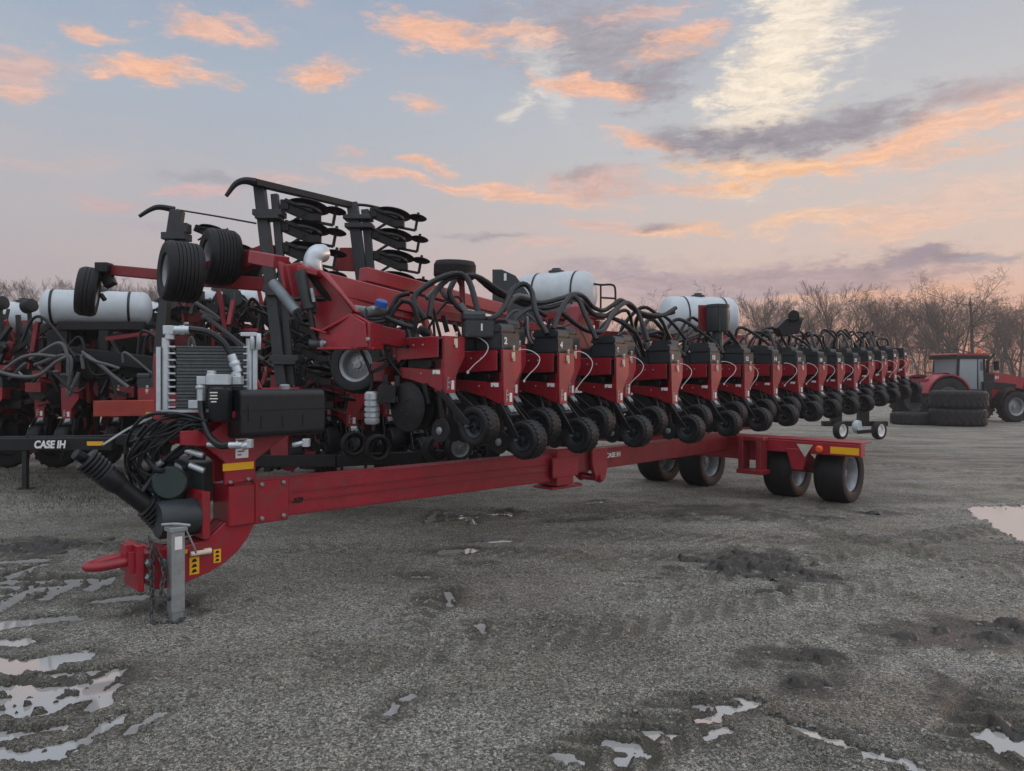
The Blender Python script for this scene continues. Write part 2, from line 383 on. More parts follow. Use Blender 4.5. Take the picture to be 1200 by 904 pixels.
for a in [(-25,662,50,656,.05),(12,676,52,662,.045),(-20,668,26,664,.04),(6,682,110,680,.045),(-30,690,62,689,.05),(52,702,89,683,.05),(-8,716,42,690,.06),(-20,700,14,697,.05),
          (108,690,132,677,.045),(-40,736,74,726,.07),(127,703,166,698,.03),(-30,790,82,772,.10),(-40,778,60,781,.08),(50,793,114,787,.035),(95,820,133,788,.05),(106,830,142,802,.04),
          (56,806,100,804,.03),(28,838,63,808,.05),(52,838,84,817,.035),(-20,810,40,808,.045),(-20,827,30,822,.05),(-30,846,18,830,.05),(-30,884,56,884,.05),(60,880,100,868,.05),(112,862,130,850,.04),
          (138,846,146,838,.02),(175,846,184,838,.03),(150,858,160,850,.025),(502,612,512,600,.04),(522,608,560,606,.035),(548,606,556,614,.035),(575,603,590,602,.035),(508,606,545,604,.02),(596,600,600,606,.03),
          (520,647,550,645,.055),(525,664,576,661,.022),(482,676,500,676,.02),(526,694,527,711,.02),(497,706,503,703,.02),(562,732,568,744,.03),(455,838,466,826,.025),(466,826,482,816,.022),
          (842,838,880,828,.03),(870,820,884,826,.03),(818,828,850,832,.025),(812,846,836,842,.03),(725,892,750,886,.025),(716,872,742,876,.03),(760,858,785,862,.03),(835,862,850,858,.03),
          (900,840,970,868,.022),(975,870,1070,900,.03),(930,808,970,805,.02),(1180,868,1215,880,.09),(650,884,672,892,.03),(690,590,705,588,.06),(-40,646,30,645,.06),(110,706,168,700,.05),(-40,757,26,752,.06),(-40,866,26,862,.05),(30,862,70,852,.03),(560,636,600,634,.03),(640,612,700,609,.035)]: mark(*a)
bigp = [G(1130,594), G(1152,612), G(1172,622), G(1200,637), G(1260,640), G(1300,592)]
def inpoly(x, y, poly):
    r = np.zeros_like(x, dtype=bool); n = len(poly)
    for i in range(n):
        a, b = poly[i], poly[(i+1) % n]
        c = ((a.y > y) != (b.y > y)) & (x < (b.x-a.x)*(y-a.y)/(b.y-a.y+1e-12)+a.x); r ^= c
    return r
def slope(y):
    t = np.clip((y-13)/60, 0, 1); return -1.25*t*(1-.35*t)
def ground_h(x, y):
    near = np.clip(1-(np.hypot(x, y)-14)/20, 0, 1)
    h = slope(y)+near*((fbm(x*.8, y*.8, 5, 3)-.36)*.024+(fbm(x*7, y*7, 9, 5)-.40)*.030)
    # low wheel ruts running across the yard
    h = h-near*.012*np.clip(fbm(x*.55+y*.35, y*1.4-x*.8, 31, 3)-.5, 0, 1)*2
    h = np.maximum(h, slope(y)-.001*near)
    sel = (np.abs(x) < 10) & (y > 2) & (y < 16)
    xs, ys = x[sel], y[sel]
    h[sel] = np.maximum(h[sel]+track_field(xs, ys)[1], slope(ys)-.0035)
    wob = (fbm(xs*9, ys*9, 77, 3)-.44)*.12+(fbm(xs*34, ys*34, 78, 3)-.43)*.11
    dep = np.zeros_like(xs)
    for a, b, w in caps:
        dx, dy = b.x-a.x, b.y-a.y; L2 = dx*dx+dy*dy+1e-9
        t = np.clip(((xs-a.x)*dx+(ys-a.y)*dy)/L2, 0, 1)
        d = np.hypot(xs-a.x-t*dx, ys-a.y-t*dy)+wob*min(1, w/.04)*.9
        dep = np.maximum(dep, np.clip((w*1.42-d)/(w*.5), 0, 1))
        hh = np.clip(1-np.abs(d-w*1.7)/(w*.7), 0, 1)*.008
    inp = inpoly(xs+wob*3, ys+wob*4, bigp); dep = np.maximum(dep, inp*1.0)
    hs = h[sel]; hs = hs*(1-dep)+dep*(-.028)
    h[sel] = hs
    return h
# tyre tracks across the yard: from, to, width, lug pitch, depth
tracks = [(G(-160,668), G(150,690), .55, .19, 1.0), (G(-160,815), G(160,806), .62, .21, 1.0), (G(600,925), G(900,812), .55, .19, .9), (G(900,812), G(1010,770), .55, .19, .5), (G(880,830), G(1110,925), .22, .11, .8),
          (G(1120,925), G(1240,790), .5, .2, .8), (G(470,610), G(640,600), .5, .18, .8), (G(455,760), G(530,680), .36, .17, .6), (G(520,600), G(1010,610), .5, .16, .6), (G(640,622), G(1120,640), .6, .2, .45), (G(300,640), G(980,655), .5, .2, .35),
          (G(700,700), G(1300,590), .55, .2, .5), (G(560,760), G(1300,640), .55, .2, .4), (G(1000,540), G(1300,575), .6, .2, .5), (G(880,600), G(1250,700), .45, .18, .4), (G(330,800), G(700,720), .5, .2, .3)]
def track_field(x, y):
    msk = np.zeros_like(x); dz = np.zeros_like(x)
    bend = (fbm(x*.4, y*.4, 61, 2)-.37)*.5; br = fbm(x*2.2, y*2.2, 62, 3)
    for a, b, w, pitch, k in tracks:
        d = b-a; L = math.hypot(d.x, d.y); ux, uy = d.x/L, d.y/L
        sx = (x-a.x)*ux+(y-a.y)*uy; q = -(x-a.x)*uy+(y-a.y)*ux+bend
        e = np.clip((w/2-np.abs(q))/.05, 0, 1)*np.clip(sx/.4, 0, 1)*np.clip((L-sx)/.4, 0, 1)
        e = e*np.clip((br-.24)/.12, 0, 1)*k**.6
        lug = np.clip(np.sin(2*math.pi*(sx/pitch+np.abs(q)*.9/pitch))*1.6+.3, -1, 1)
        rim = np.exp(-((np.abs(q)-w/2-.05)/.05)**2)*np.clip(sx/.4, 0, 1)*np.clip((L-sx)/.4, 0, 1)*k
        dz += e*(.005-.015*lug)+rim*.020; msk = np.maximum(msk, e*(.55+.45*lug))
    return msk, dz
wet_spots = []
def damp_field(x, y):
    m = np.zeros_like(x)
    w = (fbm(x*5, y*5, 71, 4)-.45)
    for a, b, k in caps:
        dx, dy = b.x-a.x, b.y-a.y; L2 = dx*dx+dy*dy+1e-9
        t = np.clip(((x-a.x)*dx+(y-a.y)*dy)/L2, 0, 1); d = np.hypot(x-a.x-t*dx, y-a.y-t*dy)+w*.25
        m = np.maximum(m, np.clip(1-(d-k*1.3)/(.10+k), 0, 1)*.8)
    for (px, py, sx, sy) in ((880,664,.75,.6),(962,775,.4,.3),(940,805,.25,.18),(1190,742,.55,.35),(1030,602,.4,.2),(1090,745,.45,.25),(188,712,.35,.25),(860,600,1.3,.6),(60,640,.8,.5),(1180,860,.2,.7),(520,560,1.4,.7)):
        c = G(px, py); m = np.maximum(m, np.clip((1.05-np.hypot((x-c.x)/sx, (y-c.y)/sy)+w*2.6)*1.6, 0, 1))
    return m
def build_ground():
    ang = np.concatenate([np.linspace(-41, 41, 760), np.linspace(41, 319, 70)[1:-1]])
    ang = np.radians(ang); na = len(ang)
    rad = [.6]
    while rad[-1] < 2600: rad.append(rad[-1]*(1.0042 if 2.8 < rad[-1] < 14 else 1.012 if rad[-1] < 60 else 1.12))
    rad = np.array(rad); nr = len(rad)
    A, Rr = np.meshgrid(ang, rad)
    x = (np.sin(A)*Rr).ravel(); y = (np.cos(A)*Rr).ravel()
    z = ground_h(x, y)
    co = np.stack([x, y, z], 1)
    co = np.vstack([co, [[0, 0, 0]]])
    i, j = np.meshgrid(np.arange(nr-1), np.arange(na), indexing='ij'); j2 = (j+1) % na
    q = np.stack([i*na+j, (i+1)*na+j, (i+1)*na+j2, i*na+j2], -1).reshape(-1, 4)
    me = bpy.data.meshes.new('ground'); nq = len(q)
    c = len(co)-1; t = np.stack([np.full(na, c), np.arange(na), (np.arange(na)+1) % na], 1)
    me.vertices.add(len(co)); me.vertices.foreach_set('co', co.ravel())
    loops = np.concatenate([q.ravel(), t.ravel()]).astype(np.int32)
    me.loops.add(len(loops)); me.loops.foreach_set('vertex_index', loops)
    st = np.concatenate([np.arange(nq)*4, nq*4+np.arange(na)*3]).astype(np.int32)
    me.polygons.add(nq+na); me.polygons.foreach_set('loop_start', st)
    me.update(calc_edges=True); me.validate()
    at = np.zeros((len(co), 2)); sel = (np.abs(co[:, 0]) < 10) & (co[:, 1] > 2) & (co[:, 1] < 16)
    at[sel, 0] = track_field(co[sel, 0], co[sel, 1])[0]; at[sel, 1] = damp_field(co[sel, 0], co[sel, 1])
    for k, nm in enumerate(('track', 'damp')): me.attributes.new(nm, 'FLOAT', 'POINT').data.foreach_set('value', at[:, k].astype(np.float32))
    me.polygons.foreach_set('use_smooth', np.ones(len(me.polygons), bool))
    return me
def ground_mat():
    m = bpy.data.materials.new('wet gravel'); m.use_nodes = True; nt = m.node_tree; b = nt.nodes['Principled BSDF']
    L = nt.links.new
    g = nt.nodes.new('ShaderNodeNewGeometry')
    def noise(sc, det=5, rough=.6, mp=None):
        n = nt.nodes.new('ShaderNodeTexNoise'); n.inputs['Scale'].default_value = sc; n.inputs['Detail'].default_value = det; n.inputs['Roughness'].default_value = rough
        if mp:
            k = nt.nodes.new('ShaderNodeMapping'); k.inputs[2].default_value = (0, 0, R(mp[0])); k.inputs[3].default_value = (mp[1], mp[2], 1); L(g.outputs['Position'], k.inputs[0]); L(k.outputs[0], n.inputs['Vector'])
        else: L(g.outputs['Position'], n.inputs['Vector'])
        return n.outputs['Fac']
    def mr(v, a, c, d=0, e=1):
        n = nt.nodes.new('ShaderNodeMapRange'); n.interpolation_type = 'SMOOTHSTEP'
        for i, q in zip((1, 2, 3, 4), (a, c, d, e)): n.inputs[i].default_value = q
        L(v, n.inputs[0]); return n.outputs[0]
    def mix(f, a, c):
        n = nt.nodes.new('ShaderNodeMix'); n.data_type = 'RGBA'
        for s, v in ((n.inputs[0], f), (n.inputs[6], a), (n.inputs[7], c)):
            if isinstance(v, tuple): s.default_value = (*v, 1)
            elif isinstance(v, (int, float)): s.default_value = v
            else: L(v, s)
        return n.outputs[2]
    def voro(sc):
        n = nt.nodes.new('ShaderNodeTexVoronoi'); n.inputs['Scale'].default_value = sc; L(g.outputs['Position'], n.inputs['Vector']); return n
    v1, v2 = voro(75), voro(190)
    s1 = nt.nodes.new('ShaderNodeSeparateColor'); L(v1.outputs['Color'], s1.inputs[0])
    s2 = nt.nodes.new('ShaderNodeSeparateColor'); L(v2.outputs['Color'], s2.inputs[0])
    c = mix(mr(noise(.5, 6, .65), .36, .64), (.37, .35, .275), (.50, .485, .415))
    c = mix(mr(noise(1.6, 6, .7, (48, .35, 1.5)), .50, .72, 0, .7), c, (.12, .11, .08))       # damp bands
    c = mix(mr(noise(.30, 5, .65), .46, .62, 0, .7), c, (.115, .105, .062))                         # olive mud
    c = mix(mr(s1.outputs[0], .45, 1, 0, .55), c, (.50, .49, .475))                                # pale stones
    c = mix(mr(s1.outputs[1], .5, 1, 0, .65), c, (.055, .052, .048))
    c = mix(mr(s2.outputs[0], .6, 1, 0, .5), c, (.46, .44, .41))
    c = mix(mr(s2.outputs[1], .55, 1, 0, .5), c, (.05, .048, .045))
    c = mix(mr(noise(5.5, 8, .75), .54, .68, 0, .45), c, (.10, .093, .073))
    c = mix(mr(noise(2.7, 7, .72), .58, .72, 0, .8), c, (.045, .04, .034))                          # dark mud specks
    c = mix(mr(noise(1.3, 7, .7, (70, .3, 1.7)), .54, .70, 0, .6), c, (.40, .395, .38))                # pale silt left in the tracks
    c = mix(mr(noise(.42, 5, .68), .52, .64, 0, .55), c, (.14, .13, .082))
    c = mix(mr(noise(14, 6, .8), .52, .68, 0, .45), c, (.09, .083, .07))
    def cell(v, lo, hi):
        n = nt.nodes.new('ShaderNodeMix'); n.data_type = 'RGBA'; n.blend_type = 'MULTIPLY'; n.inputs[0].default_value = 1
        L(c, n.inputs[6]); g_ = mr(v, 0, 1, lo, hi); L(g_, n.inputs[7]); return n.outputs[2]
    c = cell(s1.outputs[2], .50, 1.45); c = cell(s2.outputs[2], .45, 1.5)
    def attr(nm):
        n = nt.nodes.new('ShaderNodeAttribute'); n.attribute_name = nm; return n.outputs['Fac']
    def mul(v, k):
        n = nt.nodes.new('ShaderNodeMath'); n.operation = 'MULTIPLY'; L(v, n.inputs[0]); n.inputs[1].default_value = k; return n.outputs[0]
    c = mix(mul(attr('track'), .85), c, (.105, .094, .066))
    c = mix(mul(attr('damp'), .75), c, (.058, .052, .042))
    L(c, b.inputs['Base Color'])
    L(mr(noise(1.1, 6, .7, (48, .4, 1.3)), .38, .62, .34, .92), b.inputs['Roughness'])
    b.inputs['Specular IOR Level'].default_value = .45
    h = nt.nodes.new('ShaderNodeMath'); h.operation = 'MULTIPLY_ADD'; L(v1.outputs['Distance'], h.inputs[0]); h.inputs[1].default_value = -1.2
    L(noise(30, 5, .7), h.inputs[2])
    h2 = nt.nodes.new('ShaderNodeMath'); h2.operation = 'MULTIPLY_ADD'; L(v2.outputs['Distance'], h2.inputs[0]); h2.inputs[1].default_value = -.6; L(h.outputs[0], h2.inputs[2])
    h3 = nt.nodes.new('ShaderNodeMath'); h3.operation = 'MULTIPLY_ADD'; L(noise(7, 5, .65), h3.inputs[0]); h3.inputs[1].default_value = 1.9; L(h2.outputs[0], h3.inputs[2])
    bp = nt.nodes.new('ShaderNodeBump'); bp.inputs['Strength'].default_value = 1.0; bp.inputs['Distance'].default_value = .024; L(h3.outputs[0], bp.inputs['Height']); L(bp.outputs[0], b.inputs['Normal'])
    return m
gm = build_ground(); gm.materials.append(ground_mat())
ground = link('ground', gm); ground['kind'] = 'structure'
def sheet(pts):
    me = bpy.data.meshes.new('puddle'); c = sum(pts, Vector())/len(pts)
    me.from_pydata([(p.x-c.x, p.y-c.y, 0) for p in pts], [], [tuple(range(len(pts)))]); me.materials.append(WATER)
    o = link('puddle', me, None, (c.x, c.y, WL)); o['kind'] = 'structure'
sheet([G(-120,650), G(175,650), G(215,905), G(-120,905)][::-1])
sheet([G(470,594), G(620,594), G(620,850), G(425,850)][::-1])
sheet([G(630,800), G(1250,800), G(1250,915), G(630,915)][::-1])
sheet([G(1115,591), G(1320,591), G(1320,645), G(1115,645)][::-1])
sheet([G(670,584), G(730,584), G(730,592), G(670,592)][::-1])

# loose stones
def stones(n):
    rg = np.random.default_rng(4); V = []; F = []
    ico = bmesh.new(); bmesh.ops.create_icosphere(ico, subdivisions=1, radius=1)
    iv = np.array([v.co[:] for v in ico.verts]); fi = np.array([[v.index for v in f.verts] for f in ico.faces]); ico.free()
    Y = 2.9+7.5*rg.random(n)**1.9; X = (rg.random(n)-.5)*2*.74*Y
    Z = ground_h(X.copy(), Y.copy()); k = 0
    rr = .0035+.010*rg.random(n)**3.6
    pt = fbm(X*.7, Y*.7, 55, 3)
    for x, y, z, r, p in zip(X, Y, Z, rr, pt):
        if z < WL+.003 or rg.random() > (p-.25)*2.2: continue
        s = r*(.7+.6*rg.random(3)); s[2] *= .75
        v = iv*s*(1+.25*(rg.random((12, 1))-.5)); a = rg.random()*6.28; ca, sa = math.cos(a), math.sin(a)
        v = np.stack([v[:, 0]*ca-v[:, 1]*sa+x, v[:, 0]*sa+v[:, 1]*ca+y, v[:, 2]+z+s[2]*.35], 1)
        V.append(v); F.append(fi+k*12); k += 1
    V = np.vstack(V); F = np.vstack(F)
    me = bpy.data.meshes.new('gravel'); me.vertices.add(len(V)); me.vertices.foreach_set('co', V.ravel())
    me.loops.add(F.size); me.loops.foreach_set('vertex_index', F.ravel().astype(np.int32))
    me.polygons.add(len(F)); me.polygons.foreach_set('loop_start', (np.arange(len(F))*3).astype(np.int32))
    me.update(calc_edges=True); me.materials.append(STONE); return me
gv = link('gravel', stones(30000)); gv['kind'] = 'stuff'; gv['label'] = 'loose grey gravel stones scattered over the muddy yard'

def mud_patch(name, spots, seed):
    mb = MB()
    for q, (px, py, sx, sy, n, smax) in enumerate(spots):
        c = G(px, py); st = .011 if c.y < 9 else .018
        xs = np.arange(c.x-sx*1.25, c.x+sx*1.25, st); ys = np.arange(c.y-sy*1.25, c.y+sy*1.25, st)
        A, B = np.meshgrid(xs, ys); sh = A.shape; a, b = A.ravel(), B.ravel()
        rr_ = np.hypot((a-c.x)/sx, (b-c.y)/sy)
        f1 = fbm(a*7+q, b*7, 91, 4); f2 = fbm(a*26, b*26, 93, 4); rid = 1-np.abs(f2-.47)*4
        m = (1.0-rr_)*.55+(f1-.52)*2.4
        hgt = np.clip(m, -.3, .6)*(.05+smax)*(.35+.9*f2)+np.clip(m*4, 0, 1)*(rid*.012)
        z = slope(b)-.004+hgt
        base = len(mb.v); mb.v += [(float(x), float(y), float(w)) for x, y, w in zip(a, b, z)]
        keep = (hgt > -.012).reshape(sh); w = sh[1]
        for i in range(sh[0]-1):
            for j in range(sh[1]-1):
                if keep[i, j] or keep[i+1, j+1]:
                    mb.f.append((base+i*w+j, base+i*w+j+1, base+(i+1)*w+j+1, base+(i+1)*w+j)); mb.sm.append(True)
    me = mb.mesh(name, MUD); o = link(name, me); o['kind'] = 'stuff'; o['label'] = 'dark wet clods of mud turned up on the gravel'
mud_patch('mud', [(880,664,.50,.42,230,.055),(905,695,.14,.12,30,.03),(962,775,.18,.14,40,.028),(940,805,.10,.06,14,.02),(1190,742,.35,.2,70,.03),(1030,602,.22,.08,30,.02),(975,608,.15,.08,16,.02),(1100,650,.18,.08,14,.02),
                  (1090,745,.25,.1,26,.02),(188,712,.16,.10,40,.025),(440,560,.6,.35,50,.03),(60,640,.5,.3,40,.018),(1180,860,.06,.3,40,.028)], 3)

def grass():
    rg = random.Random(9); mb = MB()
    for k in range(5200):
        px, py = (rg.gauss(80, 90), rg.gauss(578, 13)) if k % 4 else (rg.gauss(90, 120), rg.gauss(562, 8))
        if py < 548 or px > 330: continue
        g = G(px, py); z = float(slope(np.array(g.y))); h = .025+.05*rg.random(); a = rg.random()*6.28; w = .004
        dx, dy = math.cos(a)*w, math.sin(a)*w; lx, ly = rg.gauss(0, .03), rg.gauss(0, .03)
        mb.add([(g.x-dx, g.y-dy, z-.005), (g.x+dx, g.y+dy, z-.005), (g.x+lx, g.y+ly, z+h)], [(0, 1, 2)])
    o = link('grass', mb.mesh('grass', GRASS)); o['kind'] = 'stuff'; o['label'] = 'thin olive grass growing through the gravel by the parked machines'
grass()

# ------------------------------------------------------------------ the row unit (local: x outward, y along the bar, z up; origin at the hopper frame's near top corner)
X_, Y_, Z_ = Vector((1,0,0)), Vector((0,1,0)), Vector((0,0,1))
def lugrow(mb, c, ax, r, w, n, hgt):
    d, a, b = frame(ax); c = V3(c)
    for k in range(n):
        for sgn in (-1, 1):
            t = 2*math.pi*(k+(.5 if sgn > 0 else 0))/n; rad = a*math.cos(t)+b*math.sin(t); tan = d.cross(rad)
            ld = (d*sgn+tan*.8).normalized(); lu = rad.cross(ld)
            mb.box(c+rad*(r-.001)+d*sgn*w*.19, (w*.36, 2*math.pi*r/n*.62, hgt*2), (ld, lu, rad))
def make_unit(wx=.20, wz=-.80):
    WX, WZ = wx, wz
    f = MB()
    # front column and funnel
    f.prism([(.012,0),(.275,0),(.275,-.175),(.262,-.20),(.165,-.345),(.158,-.505),(.03,-.505),(.02,-.36)], (0,0,0), Y_, Z_, X_, -.03, 0)
    f.prism([(.05,-.2),(.16,-.34),(.15,-.49),(.05,-.49)], (0,0,0), Y_, Z_, X_, -.16, -.036)
    for y0, y1 in ((0,.012), (.268,.28)):        # side cheeks: upper band, rear ear, lower band
        f.prism([(-.062,-.002),(-.56,-.006),(-.585,-.06),(-.64,-.075),(-.655,-.10),(-.655,-.185),(-.60,-.20),(-.58,-.235),(-.545,-.205),(-.062,-.188)], (0,0,0), X_, Z_, Y_, y0, y1)
    f.bx(-.53,-.06, .014,.266, -.03,-.012)
    f.bx(-.56,-.545, .014,.266, -.19,-.012)
    for y0, y1 in ((.028,.04), (.152,.164)):
        f.prism([(-.037,-.30),(-.46,-.275),(-.58,-.27),(-.60,-.29),(-.60,-.36),(-.44,-.385),(-.20,-.44),(-.037,-.50)], (0,0,0), X_, Z_, Y_, y0, y1)
    f.bx(-.57,-.05, .041,.151, -.31,-.295)
    u = link('row_unit', f.mesh('row_unit', RED, .004))
    d = MB()                                     # dark working parts inside the frame and the head bracket to the bar
    d.bx(-.50,-.07, .05,.24, -.29,-.035)
    d.bx(-.74,-.60, .06,.22, -.34,-.06)
    d.beam((-.62,.08,-.13),(-1.0,.08,-.20),.03,.05); d.beam((-.62,.24,-.13),(-1.0,.24,-.20),.03,.05)
    d.beam((-.60,.09,-.31),(-1.0,.09,-.38),.03,.05); d.beam((-.60,.23,-.31),(-1.0,.23,-.38),.03,.05)
    d.bx(-.60,-.15, .055,.14, -.46,-.40)
    d.beam((-.45,.1,-.42),(-.42,.1,-.66),.05,.07); d.beam((-.25,.02,-.42),(-.2,.02,-.60),.03,.05)
    d.cyl((-.35,.06,-.17),(-.20,.06,-.17),.035); d.cyl((-.18,.0,-.25),(-.18,.2,-.25),.03)
    lpart('linkage', d, BLACK, u, .004)
    h = MB()                                     # seed hopper with stepped lid
    h.bx(-.32,-.012, .0,.272, .0,.155)
    h.bx(-.54,-.34, .03,.25, .0,.10)
    hp = lpart('seed_hopper', h, PLAST, u, .012, 2)
    h = MB(); h.prism([(-.325,.157),(-.008,.157),(-.008,.205),(-.03,.235),(-.29,.235),(-.325,.20)], (0,0,0), X_, Z_, Y_, -.008, .19)
    h.bx(-.3,-.012, .197,.27, .156,.175)
    lpart('lid', h, PLAST, u, .010, 2)
    l = MB(); l.bx(.002,.012, .13,.17, -.075,-.02); l.bx(.008,.020, .14,.16, -.10,-.055); l.beam((.008,.16,.0),(.016,.15,.035),.018,.03); l.beam((.014,.153,-.02),(.014,.147,-.10),.01,.012)
    lpart('latch', l, CREAM, u)
    b = MB(); b.bx(.0005,.003, .05,.06, -.47,-.36); b.bolts([(-.25,-.002,-.075),(-.37,-.002,-.075),(-.615,-.002,-.10),(-.615,-.002,-.165),(-.30,.026,-.33),(-.12,.026,-.33)], -Y_, .011, .009)
    for k in range(3): b.bx(.001,.004, .055+.0,.075+.03*(k % 2), -.375-.04*k,-.36-.04*k)
    lpart('bolts', b, GALV, u)
    t = MB(); t.bx(-.155,-.065, .024,.027, -.335,-.298)
    lpart('decal', t, WHITE, u)
    t = MB(); t.bx(.001,.003, .10,.135, -.47,-.39)
    lpart('decal', t, WHITE, u)
    c = MB(); c.tube([(.01,.25,.01),(.02,.31,.012),(.07,.37,-.02),(.12,.40,-.09),(.11,.37,-.18),(.05,.31,-.27),(.01,.27,-.34)], .0050, 6); c.lathe([(.010,0),(.012,.02),(.004,.03)], (.01,.27,-.36), Z_, 8)
    lpart('cable', c, mat_white_cable, u)
    o = MB()                                     # opener discs and their gauge wheel
    for y in (-.012, .10):
        o.lathe([(.218,-.003),(.225,0),(.218,.003),(.12,.006),(.115,.02),(.03,.024)], (-.44,y,-.63), Y_, 40, True)
    o.bolts([(-.44+.07*math.cos(k*1.256),-.034,-.63+.07*math.sin(k*1.256)) for k in range(5)], -Y_, .010, .012)
    o.bolts([(-.44+.17*math.cos(k*.785+.3),-.014,-.63+.17*math.sin(k*.785+.3)) for k in range(8)], -Y_, .008, .006)
    lpart('opener_disc', o, STEEL, u)
    g = MB(); tyre(g, (-.33,.17,-.66), Y_, .185, .085, .11, seg=28); g.lathe([(.11,-.02),(.03,-.02),(.03,.03),(.11,.03)], (-.33,.17,-.66), Y_, 20, True)
    lpart('gauge_wheel', g, RUBBER, u)
    a = MB()                                     # closing arm reaching out and down to the press wheel
    a.beam((-.06,.03,-.49),(WX,-.03,WZ+.01),.014,.06); a.beam((-.06,.19,-.49),(WX,.235,WZ+.01),.014,.06)
    a.box((.0,.11,-.545),(.14,.14,.03),(Vector((.65,0,-.76)),Y_,Vector((.76,0,.65)))); a.cyl((.02,.03,-.60),(.02,.19,-.60),.022)
    a.cyl((WX,-.05,WZ),(WX,.25,WZ),.016); a.beam((-.10,.06,-.47),(-.05,.06,-.80),.03,.05); a.beam((-.10,.16,-.47),(-.02,.16,-.78),.03,.05)
    a.tube([(-.02,.2,-.5),(.06,.22,-.62),(.12,.22,-.70)], .014, 6)
    lpart('closing_arm', a, BLACK, u, .003)
    k = MB(); k.box((.015,.11,-.528),(.09,.075,.012),(Vector((.65,0,-.76)),Y_,Vector((.76,0,.65)))); k.tube([(.03,.135,-.53),(.05,.11,-.55),(.02,.09,-.53)], .008, 6)
    lpart('arm_plate', k, GALV, u)
    w = MB(); tyre(w, (WX,.10,WZ), Y_, .172, .19, .10, seg=36); lugrow(w, (WX,.10,WZ), Y_, .172, .19, 24, .0028)
    pw = lpart('press_wheel', w, RUBBER, u)
    r = MB(); r.lathe([(.098,-.075),(.07,-.06),(.065,-.03),(.03,-.02),(.028,-.08),(.006,-.085)], (WX,.10,WZ), Y_, 24, True, False); r.lathe([(.098,.075),(.03,.03)], (WX,.10,WZ), Y_, 24, True)
    r.bolts([(WX+.05*math.cos(q*1.047),.066,WZ+.05*math.sin(q*1.047)) for q in range(6)], -Y_, .007, .012)
    r.bolts([(WX,-.055,WZ)], -Y_, .018, .03)
    lpart('wheel_hub', r, PLAST, u)
    e = MB()
    for y, dy in ((.02,-.12), (.17,.12)):
        e.lathe([(.10,-.008),(.108,0),(.10,.008),(.05,.012)], (-.05,y,-.83), (.12*dy, 1, dy), 28, True)
    lpart('closing_disc', e, RUBBER, u)
    e = MB(); e.lathe([(.034,0),(.034,.012),(.016,.022)], (-.05,.010,-.83), -Y_, 16, True)
    lpart('disc_hub', e, GALV, u)
    return u
mat_white_cable = mat('white cable', (.55, .55, .56), .5, 0, .1, 5)
proto = make_unit(); proto_odd = make_unit(.33, -.775)

# ------------------------------------------------------------------ main planter
T0 = Vector((-2.52, 5.38, 0)); U = Vector((.713, .701, 0)).normalized(); Vv = Vector((U.y, -U.x, 0))
def T(s, v, z): return T0+U*s+Vv*v+Vector((0, 0, z))
Tb = Vector((.631, .776, 0)).normalized(); Nb = Vector((Tb.y, -Tb.x, 0)); BARROT = math.atan2(Nb.y, Nb.x)
B0 = Vector((1.945, 9.2, 0)); SP = 1.151
AX = Vector((3.42, 11.15, 0))
planter = thing('planter', (AX.x, AX.y, 0), 'long red and black planter with numbered hoppers, nearest machine in the yard', 'planter')
zcorner = [(-3.3,1.955),(-2.8,1.93),(-2.05,1.918),(-1.12,1.896),(0,1.846),(1,1.86),(2,1.862),(3,1.876),(4,1.889),(5,1.90),(6,1.915),(7,1.93),(8,2.0),(9,2.03),(10,2.10),(11,2.16),(12,2.2)]
def zc(i): return float(np.interp(i, [a for a, _ in zcorner], [b for _, b in zcorner]))
def bar(i, b=0, z=0): # along-bar index, outward offset, height above the hopper corner line
    return B0+Tb*(SP*i)+Nb*b+Vector((0, 0, zc(i)+z))
def place_unit(parent, world, rot, number=None, skip=(), scale=1., src=None):
    u = copy_tree(src or proto, parent, skip)
    u.location = V3(world)-wloc(parent); u.rotation_euler = (rnd.gauss(0, .006), rnd.gauss(0, .012), rot)
    for ch in u.children:
        if ch.name.startswith('cable'): ch.rotation_euler = (rnd.gauss(0, .05), rnd.gauss(0, .08), rnd.gauss(0, .12)); ch.scale = (rnd.uniform(.8, 1.2), rnd.uniform(.93, 1.1), rnd.uniform(.8, 1.08)); u.scale = (scale,)*3
    if number:
        link('number', text_mesh('number', str(number), .085, WHITE, Y_, Z_, (.0, .062 if int(number) < 10 else .085, .078), bold=.003), u).location = (-.009, 0, 0)
    return u
evens = [(2,-2.8),(4,-2.05),(6,-1.12)]+[(8+2*k, k) for k in range(12)]
def urot(i): return BARROT-R(17)*min(1, max(0, (i+1.5)/6))+rnd.gauss(0, .008)
for num, i in evens: place_unit(planter, bar(i), urot(i), num)
odds = [(-2.42),(-1.58),(-.56)]+[k+.5 for k in range(11)]
for i in odds: place_unit(planter, bar(i, -.28, .075), urot(i), src=proto_odd, skip=('cable',))
u1 = place_unit(planter, bar(-3.2, -.28, .095), BARROT, src=proto_odd)
for ch in list(u1.children):      # the end hopper is turned to face the yard
    if ch.name.split('.')[0] in ('seed_hopper', 'lid'):
        ch.rotation_euler = (0, 0, R(-42)); ch.location = (.02, .25, .0)
nb = Nb.copy(); nb.rotate(Matrix.Rotation(R(-42), 3, 'Z'))
tx = Matrix.Rotation(R(-42), 3, 'Z') @ Y_
link('number', text_mesh('number', '1', .085, WHITE, tx, Z_, (0, 0, 0), bold=.003), u1, Vector((.02, .25, .085))+tx*.155+(Matrix.Rotation(R(-42), 3, 'Z') @ X_)*-.009)

